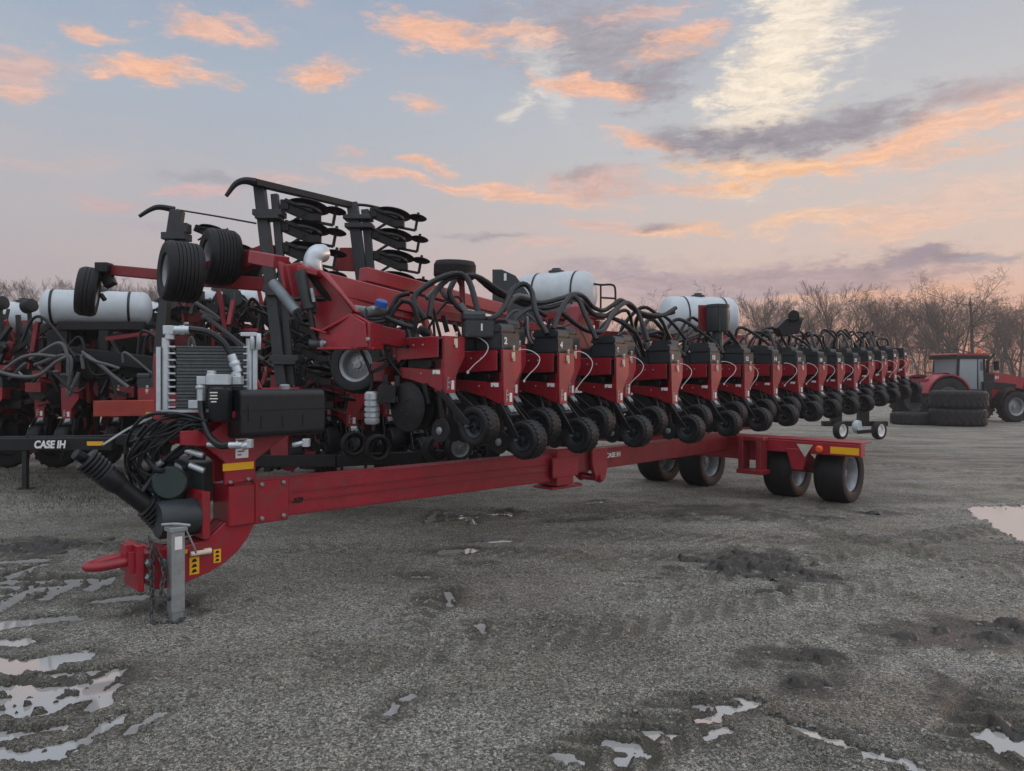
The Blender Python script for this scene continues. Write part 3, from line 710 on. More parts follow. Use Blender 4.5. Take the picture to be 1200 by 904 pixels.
# toolbar behind the units
m = MB()
for a, b in ((-3.3,0),(0,7.2),(7.2,11.6)):
    m.beam(bar(a+.05,-1.08,-.22), bar(b-.05,-1.08,-.22), .18, .18)
for i in (-.02, 7.18): m.box(bar(i,-1.08,-.22), (.16,.26,.30), (Tb, Nb, Z_))
part('toolbar', m, RED2, planter, .008)
m = MB()
for a, b in ((-2.6,-.3),(.2,3.2),(3.6,7)): m.beam(bar(a,-1.35,.42), bar(b,-1.35,.42), .09, .10)
for i in (-2.5,-1.5,-.4,.3,1.3,2.2,3.1,3.8,5,6,6.9): m.beam(bar(i,-1.35,.37), bar(i,-1.12,-.15), .06, .06)
part('upper_rail', m, RED2, planter, .004)
m = MB(); m.prism([(-.22,-.2),(.22,-.2),(.17,.42),(.02,.62),(-.06,.58),(-.17,.30)], bar(-.55,-.95,.1), Tb, Z_, Nb, -.10, .10)
part('tower', m, RED2, planter, .01)
m = MB(); m.prism([(0,-.22),(.20,-.22),(.20,.19),(0,.19)], P(819,372,11.6), (1,.2,0), Z_, (-.2,1,0), 0, .03)
part('mount_plate', m, RED2, planter, .004)
m = MB(); c = P(841,372,11.5); m.lathe([(.16,-.22),(.17,-.2),(.17,.14),(.18,.15),(.18,.19),(.02,.21)], c, Z_, 22)
m.box(c+Vector((-.02,-.18,-.02)), (.02,.02,.40)); m.cyl(c+Vector((0,0,-.22)), c+Vector((0,0,-.7)), .08)
part('fan_housing', m, PLAST, planter)

# hoses over the hoppers
def jit(pts, s): return [p+Vector((rh.gauss(0, s), rh.gauss(0, s), rh.gauss(0, s))) if 0 < k < len(pts)-1 else p for k, p in enumerate(pts)]
def hose(pts, r=.026, name='air_hose', m=HOSE, parent=None, ridge=.10, n=7):
    mb = MB(); mb.tube(pts, r, 8, n, ridge); return part(name, mb, m, parent or planter)
near = [
 [(498,374,6.95),(485,350,7.0),(510,329,7.1),(536,321,7.2),(549,329,7.2),(557,353,7.1),(565,386,6.95)],
 [(503,372,7.0),(508,346,7.1),(524,328,7.2),(538,324,7.3),(560,325,7.4),(585,341,7.6),(606,352,7.9)],
 [(533,327,7.4),(527,344,7.3),(538,361,7.3),(557,370,7.3),(575,374,7.2),(590,361,7.4),(600,341,7.6),(613,333,7.7),(623,342,7.7),(628,367,7.5),(641,392,7.35)],
 [(551,321,7.5),(569,330,7.6),(590,345,7.8),(630,355,8.2),(657,350,8.4),(673,345,8.6),(684,348,8.8),(695,360,9),(707,364,9.2),(718,358,9.3),(727,352,9.4),(738,358,9.5),(752,367,9.6),(775,370,9.8),(792,361,10)],
 [(560,326,7.6),(585,345,7.8),(630,361,8.2),(657,357,8.4),(672,351,8.6),(683,355,8.8),(695,368,9),(708,371,9.2),(720,364,9.3),(731,354,9.5),(742,362,9.6),(760,372,9.8),(790,366,10)],
 [(648,386,7.9),(657,364,8.1),(668,349,8.3),(678,352,8.3),(687,372,8.2),(699,398,8.1)],
 [(657,366,8.2),(675,380,8.3),(690,388,8.4),(706,388,8.5),(718,368,8.9),(733,355,9.2),(745,363,9.4),(753,380,9.3),(759,400,9.2)],
 [(640,370,8),(622,362,7.9),(605,372,7.6),(596,388,7.4)],
 [(468,376,7.0),(478,388,7.0),(482,405,6.95)],
]
for pts in near: hose([P(*p) for p in pts], .027)
for pts in ([(590,364,7.7),(603,349,7.8),(615,348,7.9),(628,353,8.1)], [(500,350,7.2),(515,338,7.3),(522,347,7.3),(530,352,7.4)], [(540,357,7.2),(556,380,7.1),(557,392,7.0)]):
    hose([P(*p) for p in pts], .028, m=HOSEG)
rh = random.Random(5)
for k in range(12):
    i = k+.05
    hi = .62+rh.random()*.10
    hose(jit([bar(i,-.40,.10), bar(i-.10,-.48,.30), bar(i-.28,-.62,hi-.12), bar(i-.42,-.80,hi), bar(i-.55,-.95,hi-.2), bar(i-.62,-1.02,.1)], .055), .025)
    hi = .52+rh.random()*.22
    hose(jit([bar(i+.5,-.66,.18), bar(i+.38,-.70,.36), bar(i+.2,-.80,hi), bar(i-.05,-.95,hi-.05), bar(i-.35,-1.05,.12)], .06), .023)
    if k % 2 == 0: hose([bar(i+.02,-.36,.16), bar(i+.14,-.5,.42), bar(i+.30,-.66,.60+rh.random()*.08), bar(i+.55,-.9,.45), bar(i+.8,-1.0,.1)], .027)
for q in range(4):
    pts = []
    for k in range(int(1+q*.3), 21):
        i = .2+k*.42
        pts.append(bar(i, -1.0-.06*q, .42+.07*math.sin(k*1.25+q*.5)+.13*(1 if k % 3 == 0 else 0)+.05*q-.022*k+(.06 if k > 16 else 0)+rh.gauss(0, .03)))
    hose(pts, .028)
for i in (7.6, 8.6, 9.5, 10.4): hose([bar(i,-.5,.1), bar(i+.1,-.55,.32), bar(i+.22,-.58,.50), bar(i+.32,-.55,.38), bar(i+.5,-.5,.12)], .028)
for k in range(26):
    i = -2.9+rh.random()*13.6; q = rh.uniform(.2, .8)*rh.choice((-1, 1))
    hose(jit([bar(i,-.62,.05), bar(i+q*.2,-.75,.30+rh.random()*.2), bar(i+q*.6,-.9,.28+rh.random()*.3), bar(i+q,-1.05,.08)], .06), rh.uniform(.010, .018), 'thin_hose', HOSE if k % 4 else HOSEG, ridge=0)
rg = random.Random(77); m = MB()
for k in range(330):
    p = bar(rg.uniform(-3.2, 11.4), rg.uniform(-1.25, -.72), rg.uniform(-.45, .30)); r = rg.random()
    if r < .45: d = Vector((rg.gauss(0, 1), rg.gauss(0, 1), rg.gauss(0, .4))).normalized()*rg.uniform(.08, .28); m.beam(p-d, p+d, rg.uniform(.02, .06), rg.uniform(.02, .06))
    elif r < .75: d = Vector((rg.gauss(0, .3), rg.gauss(0, .3), 1)).normalized()*rg.uniform(.08, .25); m.beam(p-d, p+d, rg.uniform(.02, .06), rg.uniform(.02, .06), up=X_)
    else: m.lathe([(.03,-.03),(rg.uniform(.05,.10),-.02),(rg.uniform(.05,.10),.03),(.02,.04)], p, (rg.gauss(0,1), rg.gauss(0,1), 1), 10)
part('linkage', m, BLACK, planter)['kind'] = 'stuff'
m = MB(); m.prism([(0,-.1),(.16,.06),(.34,.12),(.46,.02),(.40,-.2),(.1,-.25)], P(911,378,13.6), X_, Z_, Y_, 0, .3); m.cyl(P(930,370,13.5), P(936,372,13.9), .10)
part('fan_outlet', m, BLACK, planter, .01)

# tongue: front box and the sliding rear box
m = MB(); m.beam(T(.55,0,.735), T(4.25,0,.695), .22, .295)
tongue = part('tongue', m, RED, planter, .012, 2)
m = MB()
for z0 in (.735-.03, .735+.04): m.beam(T(.8,.115,z0), T(4.15,.115,z0-.042), .008, .012)
part('weld_seam', m, RED2, tongue)
m = MB(); m.beam(T(4.0,0,.72), T(8.1,0,.745), .19, .235)
part('rear_tongue', m, RED2, planter, .010, 2)
text_part('lettering', 'CASE IH', .078, WHITE, U, Z_, T(5.12,.0975,.755), planter, bold=.002)
text_part('lettering', 'A19', .05, BLACK, U, Z_, T(1.02,.1185,.70), planter, bold=.004)
m = MB()
m.beam(T(4.05,0,.70), T(4.32,0,.70), .34, .40); m.beam(T(3.98,.16,.70), T(4.40,.16,.70), .03, .22); m.beam(T(4.0,0,.475), T(4.5,0,.475), .30, .03)
m.prism([(-.12,.16),(.16,.16),(.16,-.05),(.12,-.20),(.02,-.24),(-.06,-.18),(-.12,-.02)], T(4.78,.11,.70), U, Z_, Vv, 0, .05)
m.prism([(-.12,.16),(.16,.16),(.16,-.05),(.12,-.20),(.02,-.24),(-.06,-.18),(-.12,-.02)], T(4.78,-.16,.70), U, Z_, Vv, 0, .05)
m.cyl(T(4.8,-.18,.52), T(4.8,.20,.52), .04)
part('tongue_sleeve', m, RED, planter, .008)
# axle and four wheels
def A(e, w, z): return AX+Vv*e+U*w+Vector((0, 0, z))
m = MB()
m.beam(A(-1.9,-.45,.745), A(1.9,-.45,.745), .14, .16)
m.beam(A(-1.9,-.33,.84), A(1.9,-.33,.84), .36, .02)
for e in (-1.08, 1.08):
    m.prism([(-.16,.02),(.16,.02),(.07,-.26),(-.07,-.26)], A(e,-.53,.70), Vv, Z_, U, 0, .03)
    m.beam(A(e,-.45,.66), A(e,.02,.42), .12, .14); m.cyl(A(e-.36,0,.40), A(e+.36,0,.40), .05)
m.beam(A(-.5,-.45,.60), A(.5,-.45,.60), .16, .16)
part('axle', m, RED, planter, .006)
m = MB()      # hanging clamp frame at the end of the tongue
for e0 in (.36, .62): m.beam(A(e0,-.62,.85), A(e0,-.62,.40), .20, .07, up=Vv)
m.beam(A(.32,-.64,.38), A(.70,-.64,.38), .24, .06); m.beam(A(.30,-.62,.83), A(.68,-.62,.83), .16, .06)
part('clamp_frame', m, RED2, planter, .005)
for e in (-1.46, -.68, .70, 1.42):
    m = MB(); c = A(e, 0, .388); tyre(m, c, Vv, .405, .40, .235, seg=44)
    for sx in (-.11, -.037, .037, .11): pass
    w = part('wheel', m, RUBBER, planter)
    m = MB(); rim(m, c, Vv, .235, .40, 1, .5); part('rim', m, RIM, w)
m = MB(); m.beam(A(1.52,-.525,.735), A(1.88,-.525,.735), .006, .09); part('reflector', m, YEL, planter)
m = MB(); m.lathe([(.05,0),(.05,.03),(.03,.05)], A(1.38,-.52,.735), -U, 16); part('marker_lamp', m, ORANGE, planter)
m = MB(); m.prism([(-.11,.06),(.11,.06),(0,-.11)], A(1.2,-.565,.73), Vv, Z_, U, 0, .006); part('slow_vehicle_sign', m, mat('pale sign back', (.5,.47,.40), .5), planter)

# hitch end
m = MB()      # gooseneck: two curved cheeks
neck = [(-.02,.46),(.12,.47),(.30,.50),(.42,.60),(.66,.60),(.655,.56),(.60,.46),(.52,.37),(.42,.30),(.30,.25),(.15,.215),(-.02,.21)]
for v0 in (.085, -.115): m.prism(neck, T0, U, Z_, Vv, v0, v0+.03)
m.prism([(a, b) for a, b in neck], T0, U, Z_, Vv, -.06, .06)
m.prism([(-.09,.21),(.02,.20),(.02,.48),(-.09,.49)], T0, U, Z_, Vv, -.14, .14)
m.prism([(-.20,.22),(-.15,.20),(-.15,.53),(-.20,.53)], T0, U, Z_, Vv, -.13, .13); m.prism([(-.15,.26),(-.08,.25),(-.08,.47),(-.15,.46)], T0, U, Z_, Vv, -.10, .10)
part('gooseneck', m, RED, planter, .006)
m = MB()      # ring hitch
m.tube([T(-.16,-.035,.44),T(-.28,-.035,.435),T(-.40,-.035,.42),T(-.475,0,.41),T(-.40,.035,.405),T(-.28,.035,.41),T(-.16,.035,.42)], lambda t: .036-.006*math.sin(math.pi*t), 10)
m.box(T(-.19,0,.41), (.10,.19,.15), (U, Vv, Z_))
m.box(T(-.225,0,.47), (.05,.12,.12), (U, Vv, Z_))
part('ring_hitch', m, RED, planter, .006)
for q, rb in ((T(-.03,.142,.27),.018),(T(-.03,.142,.40),.018),(T(.70,.138,.86),.018),(T(.88,.138,.86),.018),(T(.70,.138,.60),.018),(T(.88,.138,.60),.018),(T(.46,.12,.90),.016),(T(.60,.12,.91),.016),(T(-.12,.105,.40),.03),(T(-.12,.105,.30),.03)):
    m = MB(); m.bolts([q], Vv, rb, .018 if rb < .02 else .05); part('bolt', m, GALV, planter)
m = MB(); m.beam(T(.44,.0,.72), T(.64,.0,.72), .30, .30); m.beam(T(.645,0,.725), T(.93,0,.725), .27, .33)
part('hitch_block', m, RED, planter, .008)
m = MB(); m.beam(T(.24,0,.68), T(.30,0,.68), .30, .34); part('bearing_plate', m, RED, planter, .006)
m = MB()      # column with its wide gusset and shelf
m.prism([(.42,.88),(.66,.90),(.66,1.05),(.92,1.22),(1.02,1.30),(1.02,1.36),(.44,1.36),(.30,1.26),(.22,1.30),(.10,1.30),(.10,1.20),(.28,1.18),(.42,1.05)], T0, U, Z_, Vv, .09, .12)
m.prism([(.42,.88),(.66,.90),(.66,1.05),(.92,1.22),(1.02,1.30),(1.02,1.36),(.44,1.36),(.30,1.26),(.22,1.30),(.10,1.30),(.10,1.20),(.28,1.18),(.42,1.05)], T0, U, Z_, Vv, -.12, -.09)
m.beam(T(.56,0,.86), T(.56,0,1.40), .19, .12, up=U)
part('column', m, RED, planter, .005)
m = MB()
m.beam(P(192,484,5.75), P(262,484,5.85), .20, .14); m.beam(P(186,415,5.80), P(186,492,5.80), .05, .06, up=X_); m.prism([(0,0),(.12,0),(0,.25)], P(289,456,5.75), X_, Z_, Y_, 0, .02)
m.beam(T(.42,.10,1.41), T(1.12,.10,1.41), .30, .05); m.beam(T(.46,-.02,1.42), T(1.1,-.02,1.42), .03, .36)
part('cooler_bracket', m, RED, planter, .005)
m = MB(); m.beam(T(.40,.128,1.015), T(.64,.128,1.015), .005, .055); part('reflector', m, YEL, planter)
dec = MB(); dec.prism([(0,0),(.10,0),(.10,.16),(0,.16)], T(.50,.122,1.075), U, Z_, Vv, 0, .002); dd = part('decal', dec, WHITE, planter)
m = MB()
for k in range(5): m.beam(T(.515,.1255,1.10+k*.026), T(.515+.03+.04*((k*7) % 3)/2,.1255,1.10+k*.026), .001, .010)
part('decal_print', m, mat('decal ink', (.25,.05,.05), .5), dd)
for s0, z0, w, h in ((.16,.26,.07,.125), (.335,.315,.055,.10), (.085,.42,.06,.03)):
    m = MB(); m.prism([(0,0),(w,0),(w,h),(0,h)], T(s0,.1175,z0), U, Z_, Vv, 0, .002); q = part('warning_label', m, YEL, planter)
    m = MB()
    for k in range(3): m.prism([(w*.2,h*(.1+.3*k)),(w*.8,h*(.14+.3*k)),(w*.6,h*(.32+.3*k)),(w*.35,h*(.28+.3*k))], T(s0,.1200,z0), U, Z_, Vv, 0, .001)
    part('warning_print', m, BLACK, q)
# parking jack
m = MB(); jb = T(.02,.24,0); m.box(jb+Vector((0,0,.34)), (.09,.09,.56), (U, Vv, Z_)); m.box(jb+Vector((0,0,.06)), (.075,.075,.14), (U, Vv, Z_)); m.box(jb+Vector((0,0,-.002)), (.16,.16,.02), (U, Vv, Z_))
m.box(jb+Vector((0,0,.635)), (.12,.12,.03), (U, Vv, Z_)); m.tube([jb+Vector((-.10,.0,.66)), jb+Vector((0,0,.665)), jb+Vector((.10,0,.655))], .012, 8); m.tube([jb+U*.03+Vector((.02,0,.66)), jb+U*.10+Vector((.02,0,.50)), jb+U*.14+Vector((0,0,.44))], .008, 8)
m.cyl(T(.02,.12,.38), T(.02,.20,.38), .04)
jack = part('parking_jack', m, GALV, planter, .004)
m = MB(); m.box(jb+Vv*.047+Vector((0,0,.54)), (.05,.002,.09), (U, Vv, Z_)); part('jack_decal', m, WHITE, jack)
m = MB(); m.cyl(T(.16,.14,.415), T(.28,.14,.415), .018); m.cyl(T(.26,.13,.415), T(.31,.13,.415), .022); part('jack_pin', m, CREAM, planter)
def chain(pts, name):
    ps = spline(pts, 10); mb = MB(); acc = 0; k = 0
    # resample at link pitch
    out = [ps[0]]
    for p in ps[1:]:
        while (p-out[-1]).length > .034: out.append(out[-1]+(p-out[-1]).normalized()*.034)
    for a, b in zip(out, out[1:]):
        d, s, u = frame(b-a); w = s if k % 2 else u; k += 1; c = (a+b)/2
        mb.tube([c+d*.028*math.cos(t)+w*.016*math.sin(t) for t in [i*math.pi/4 for i in range(9)]], .0055, 5, 1)
    part(name, mb, GALV2, planter)
GALV2 = mat('dull chain', (.10,.105,.11), .5, .6, .3, 20)
chain([T(-.12,.13,.58),T(-.12,.17,.50),T(-.12,.18,.30),T(-.12,.20,.12),T(-.14,.24,.02),T(-.06,.30,.015),T(.0,.34,.015),T(.05,.30,.02)], 'safety_chain')
chain([T(-.10,.15,.52),T(-.05,.22,.36),T(-.08,.24,.20),T(-.02,.26,.16),T(.03,.24,.24)], 'safety_chain')
# pump shaft guard and drive shaft
m = MB(); m.lathe([(.13,0),(.135,.02),(.135,.26),(.12,.28)], T(.25,.02,.665)-U*.0, -U, 26)
part('shaft_guard', m, PLAST, planter)
def bellows(mb, p0, p1, r0, r1, n=8):
    p0, p1 = V3(p0), V3(p1); L = (p1-p0).length; pr = []
    for k in range(n):
        r = r0+(r1-r0)*k/n; pr += [(r*.86, L*k/n), (r, L*(k+.5)/n)]
    mb.lathe(pr+[(r1*.86, L)], p0, p1-p0, 22)
m = MB(); p0, p1 = P(186,605,5.45), P(101,540,5.15)
bellows(m, P(196,608,5.5), P(170,592,5.4), .13, .085, 7)
q0, q1 = P(172,594,5.4), P(128,560,5.25)
m.cyl(q0, q1, .062, 20); m.lathe([(.066,0),(.08,.05),(.08,.12),(.066,.16)], P(141,570,5.29), q1-q0, 20)
bellows(m, P(133,563,5.27), P(100,538,5.16), .082, .095, 8); m.cyl(P(102,540,5.17), P(88,532,5.1), .036)
part('drive_shaft', m, BLACK, planter)
m = MB(); m.tube([P(120,522,5.2), P(150,503,5.4), P(178,490,5.6)], .009, 6); part('shaft_hanger', m, GALV, planter)
# pump behind the guard
m = MB(); m.lathe([(.16,0),(.16,.1),(.12,.14),(.12,.30)], P(205,560,5.75), (.3,-1,0), 22); m.box(P(222,565,5.8), (.3,.2,.32)); m.box(P(200,585,5.8), (.34,.2,.08))
part('hydraulic_pump', m, mat('pump paint', (.03,.05,.05), .4), planter, .01)
m = MB(); m.lathe([(.095,0),(.095,.015),(.07,.02)], P(203,557,5.55), (-.15,-1,.05), 20); part('pump_face', m, RIM, planter)
m = MB()
for a, b in (((218,528),(238,534)), ((222,545),(239,552)), ((180,548),(190,541))): m.cyl(P(*a, 5.5), P(*b, 5.5), .022, 10)
for a, b in (((243,521),(258,522)),): m.cyl(P(*a, 5.5), P(*b, 5.5), .02, 10)
part('hose_fitting', m, ALU, planter)
bund = [
 [(242,488),(205,489),(170,505),(150,530),(148,558),(158,580),(180,588)],
 [(240,490),(210,494),(178,510),(160,535),(158,560),(168,582),(190,590)],
 [(238,494),(212,502),(188,520),(172,545),(172,568),(186,588)],
 [(236,492),(200,486),(160,500),(148,520),(152,548),(172,574)],
 [(235,496),(218,515),(196,535),(180,552),(168,580)],
 [(232,498),(222,522),(204,542),(186,560),(174,588)],
 [(238,486),(196,492),(166,516),(155,545),(164,572)],
 [(214,530),(196,535),(182,545),(172,556)],[(220,546),(204,544),(186,552),(176,566)],
 [(200,500),(180,512),(168,535),(170,560),(182,575),(200,580)],
 [(228,500),(206,512),(190,534),(188,560),(196,578)],
 [(176,496),(160,515),(158,540),(176,555),(204,552)],
]
rq = random.Random(3)
for k, pts in enumerate(bund): hose([P(x+rq.gauss(0, 4.5), y+rq.gauss(0, 4.5), 5.50+rq.uniform(-.12, .14)) for x, y in pts], .012+.004*(k % 3), 'hydraulic_hose', HOSE, ridge=.0)
for k in range(9):
    x, y = rq.uniform(205, 238), rq.uniform(486, 505)
    hose([P(x, y, 5.5), P(x-rq.uniform(15, 35), y+rq.uniform(0, 18), 5.45), P(rq.uniform(150, 185), rq.uniform(520, 550), 5.45), P(rq.uniform(160, 195), rq.uniform(555, 580), 5.5), P(rq.uniform(180, 215), rq.uniform(570, 592), 5.6)], rq.uniform(.009, .014), 'hydraulic_hose', HOSE, ridge=0)
# oil cooler
ex = Vector((.97,.24,0)).normalized(); ey = Vector((-ex.y, ex.x, 0)); cO = P(207,480,5.62)
cW, cH = .50, .475
m = MB(); m.prism([(0,0),(cW,0),(cW,cH),(0,cH)], cO, ex, Z_, ey, 0, .06)
for k in range(30): m.box(cO+ex*cW/2+Z_*(cH*(k+.5)/30)-ey*.004, (cW, .008, .004), (ex, ey, Z_))
cooler = part('oil_cooler', m, CORE, planter)
m = MB()
for k in range(19): m.box(cO+ex*cW/2+Z_*(cH*(k+.5)/19)-ey*.009, (cW, .004, .005), (ex, ey, Z_))
part('fin_row', m, BLACK, cooler)['kind'] = 'stuff'
m = MB()
for x in (-.075, cW+.02):
    m.cyl(cO+ex*x+Z_*-.0, cO+ex*x+Z_*(cH+.06), .028, 14); m.box(cO+ex*(x-.045 if x < 0 else x+.04)+Z_*cH*.48, (.03,.07,cH), (ex, ey, Z_))
for k in range(10):
    for x in (-.03, cW): m.box(cO+ex*x+Z_*(.02+k*.05), (.05,.05,.012), (ex, ey, Z_))
m.box(cO+ex*cW/2+Z_*(-.012), (cW+.2,.08,.02), (ex, ey, Z_))
part('header_tube', m, ALU, cooler)
m = MB()
m.cyl(P(199,398,5.6), P(199,389,5.6), .034, 10); m.box(P(199,387,5.6), (.075,.07,.065)); m.cyl(P(203,387,5.6), P(222,387,5.62), .032, 10); m.cyl(P(212,387,5.6), P(215,387,5.62), .04, 6)
part('pipe_fitting', m, ALU, planter, .003); m = MB(); m.cyl(P(271,416,5.6), P(279,437,5.6), .032, 10); m.cyl(P(274,424,5.6), P(276,429,5.6), .042, 6); m.cyl(P(276,436,5.6), P(279,448,5.6), .034, 10); m.cyl(P(236,447,5.55), P(236,470,5.55), .032, 10); m.cyl(P(236,452,5.55), P(236,456,5.55), .042, 6)
m.box(P(238,446,5.55), (.07,.07,.06)); m.cyl(P(238,446,5.55), P(284,446,5.6), .03, 10); m.box(P(258,445,5.5), (.16,.12,.075)); m.box(P(248,437,5.5), (.05,.05,.03)); m.box(P(279,446,5.55), (.06,.07,.06))
part('pipe_fitting', m, ALU, planter, .003)
m = MB(); m.cyl(P(268,522,5.35), P(284,522,5.35), .024, 10); m.cyl(P(284,524,5.35), P(292,521,5.35), .028, 8); m.box(P(293,520,5.35), (.035,.05,.06)); m.cyl(P(277,522,5.35), P(279,522,5.35), .032, 6)
part('pipe_fitting', m, ALU, planter, .003); m = MB(); m.cyl(P(343,522,5.7), P(357,519,5.7), .02, 8); m.box(P(359,519,5.7), (.05,.05,.06)); part('pipe_fitting', m, ALU, planter, .003); m = MB(); m.box(P(228,474,5.55), (.07,.06,.06)); part('pipe_fitting', m, ALU, planter, .003); m = MB()
for x in (296, 303): m.cyl(P(x,391,5.7), P(x,410,5.7), .02, 8)
m.box(P(292,392,5.7), (.12,.04,.03))
part('pipe_fitting', m, ALU, planter, .003)
hose([P(222,386,5.62), P(245,390,5.6), P(262,402,5.6), P(272,418,5.6)], .026, 'cooler_hose', HOSE, ridge=0)
hose([P(236,468,5.55), P(238,490,5.5), P(246,512,5.42), P(258,522,5.36), P(269,522,5.35)], .026, 'cooler_hose', HOSE, ridge=0)
m = MB(); fO = P(259,492,5.5); m.lathe([(.078,0),(.084,.012),(.084,.225),(.07,.24)], fO, Z_, 28)
flt = part('oil_filter', m, TANKBLK, planter)
m = MB()
for k, w in enumerate((.055,.05,.058,.04)): m.box(fO+Vector((-.02,-.0835,.20-k*.022)), (w,.002,.008))
part('filter_print', m, WHITE, flt)
m = MB()      # black oil reservoir
tk = [(0,0)]; hw, hh, rd = .245, .355, .045
rp = []
for cx, cz, a0 in ((hw-rd, rd, -90), (hw-rd, hh-rd, 0), (rd, hh-rd, 90), (rd, rd, 180)):
    rp += [(cx+rd*math.cos(R(a0+k*18)), cz+rd*math.sin(R(a0+k*18))) for k in range(6)]
m.prism(rp, T(.44,.336-hw,1.237), Vv, Z_, U, 0, .69)
res = part('oil_reservoir', m, TANKBLK, planter, .006, 2)
m = MB()
for k in range(3): m.beam(T(.60+.17*k,.3375,1.30), T(.60+.17*k,.3375,1.40), .004, .012, up=U)
m.beam(T(.46,.338,1.44), T(1.11,.338,1.44), .006, .006); m.beam(T(.50,.338,1.49), T(.50,.338,1.36), .006,.006); part('mould_line', m, BLACK, res)
m = MB(); m.lathe([(.04,0),(.04,.03),(.03,.04)], T(.86,.20,1.59), Z_, 18); part('filler_cap', m, GALV, res)

# boom frame and hinge bracket at the near end of the bar
def bx_px(m, a, b, w, h, up=Z_): m.beam(P(*a), P(*b), w, h, up)
m = MB()
bx_px(m, (374,331,6.9), (560,377,8.6), .14, .19); bx_px(m, (425,322,7.7), (590,364,9.4), .14, .15); bx_px(m, (372,345,6.85), (480,372,7.8), .10, .08)
part('boom', m, RED, planter, .010)
m = MB()
ez = Vector((.25,.97,0)).normalized(); ex2 = Vector((.97,-.25,0)).normalized()
def pp(px, py, Y, base):   # polygon corner in the plane of a plate
    w = P(px, py, Y)-base; return (w.dot(ex2), w.z)
b0 = P(400,360,6.6)
m.prism([pp(*q, 6.6, b0) for q in ((362,312),(378,318),(402,345),(420,366),(412,376),(385,392),(366,386),(372,360),(352,335))], b0, ex2, Z_, ez, -.06, .06)
m.prism([pp(*q, 6.6, b0) for q in ((325,308),(345,306),(362,316),(356,345),(344,362),(334,350),(330,330))], b0, ex2, Z_, ez, -.02, .05)
m.prism([pp(*q, 6.5, P(405,392,6.5)) for q in ((378,388),(416,368),(437,380),(440,408),(400,410),(374,409))], P(405,392,6.5), ex2, Z_, ez, -.10, .12)
for a_, b_ in (((376,318),(402,346)), ((402,346),(420,367)), ((385,391),(366,385)), ((378,389),(416,369)), ((416,369),(437,381)), ((374,409),(440,409))): bx_px(m, (*a_,6.46), (*b_,6.46), .16, .02, up=Z_)
bx_px(m, (352,316,6.55), (376,322,6.55), .20, .05); bx_px(m, (330,308,6.6), (338,346,6.6), .14, .03, up=X_)
for x in (425, 432, 440): bx_px(m, (x,379,6.5), (x,410,6.5), .03, .28, up=ez)
bx_px(m, (440,392,6.6), (470,398,6.9), .10, .16)
bx_px(m, (300,302,7.2), (330,308,6.9), .16, .12); bx_px(m, (375,388,6.55), (372,410,6.55), .05, .10)
part('hinge_bracket', m, RED, planter, .006)
m = MB(); m.cyl(P(351,318,6.45), P(362,360,6.45), .052, 18); m.lathe([(.06,0),(.06,.04)], P(361,357,6.45), P(362,360,6.45)-P(351,318,6.45), 18)
part('hydraulic_cylinder', m, POST, planter)
m = MB(); m.cyl(P(362,360,6.45), P(370,402,6.45), .026, 14); m.cyl(P(348,366,6.4), P(353,376,6.42), .02, 10); m.lathe([(.05,-.05),(.05,.05)], P(370,404,6.45), X_, 14); part('cylinder_rod', m, STEEL, planter)
m = MB(); m.cyl(P(320,332,6.55), P(348,366,6.4), .048, 18); part('hydraulic_cylinder', m, mat('grey cylinder', (.16,.19,.21), .35, .3), planter)
m = MB(); m.cyl(P(372,404,6.45)-X_*.06, P(372,404,6.45)+X_*.06, .05, 14); part('pivot_pin', m, GALV, planter)
for q in ((437,362,6.4), (431,398,6.35), (380,402,6.35)):
    m = MB(); m.bolts([P(*q)], -Y_, .02, .02); part('bolt', m, GALV, planter)
m = MB(); m.cyl(P(365,338,6.4), P(368,354,6.4), .016); part('grease_line', m, GALV, planter)
m = MB(); m.tube([P(369,326,6.95), P(367,314,6.9), P(367,305,6.9), P(371,298,6.92), P(378,297,7.0)], .085, 20); m.cyl(P(369,318,6.9), P(372,330,6.9), .03)
part('air_duct', m, ALU, planter)
m = MB(); m.cyl(P(428,366,6.6), P(452,362,6.75), .045, 16); m.cyl(P(416,364,6.65), P(430,366,6.6), .05, 14); part('grey_canister', m, mat('grey green pipe', (.16,.2,.2), .4), planter)
m = MB(); m.lathe([(.055,0),(.055,.05),(.04,.065),(.005,.07)], P(446,360,6.6), (.3,-.2,1), 16); part('blue_cap', m, BLUE, planter)
for pts in ([(360,318),(376,338),(398,358),(420,372),(446,374),(458,364),(466,348),(480,344)], [(362,322),(380,345),(402,362),(424,377),(452,376),(464,360),(474,350)], [(336,352),(360,350),(384,352),(405,362),(430,375)], [(470,352),(482,356),(488,372),(484,392)], [(452,372),(470,380),(484,384)]):
    hose([P(x, y, 6.55+.02*k) for k, (x, y) in enumerate(pts)], .022, 'hydraulic_hose', HOSE, ridge=0)
for pts in ([(420,405),(432,430),(436,450),(430,470)], [(448,395),(455,420),(470,440)], [(455,385),(478,410),(470,430)]):
    hose([P(x, y, 6.9) for x, y in pts], .016, 'hydraulic_hose', HOSE, ridge=0)
m = MB(); m.lathe([(.055,-.19),(.07,-.17),(.07,-.14),(.055,-.13),(.07,-.12),(.07,-.09),(.055,-.08),(.07,-.07),(.07,-.04),(.055,-.03),(.07,-.02),(.07,.02),(.055,.03),(.07,.04),(.07,.09),(.05,.11)], P(436,473,6.9), Z_, 16); part('spring_guard', m, ALU, planter)
m = MB(); m.beam(P(455,462,6.85), P(490,483,6.95), .05, .05); m.box(P(455,462,6.9), (.16,.14,.16)); m.beam(P(452,440,6.9), P(456,480,6.9), .06, .05, up=X_); m.beam(P(466,440,6.9), P(466,470,6.9), .05, .05, up=X_)
part('end_linkage', m, STEEL, planter, .004)
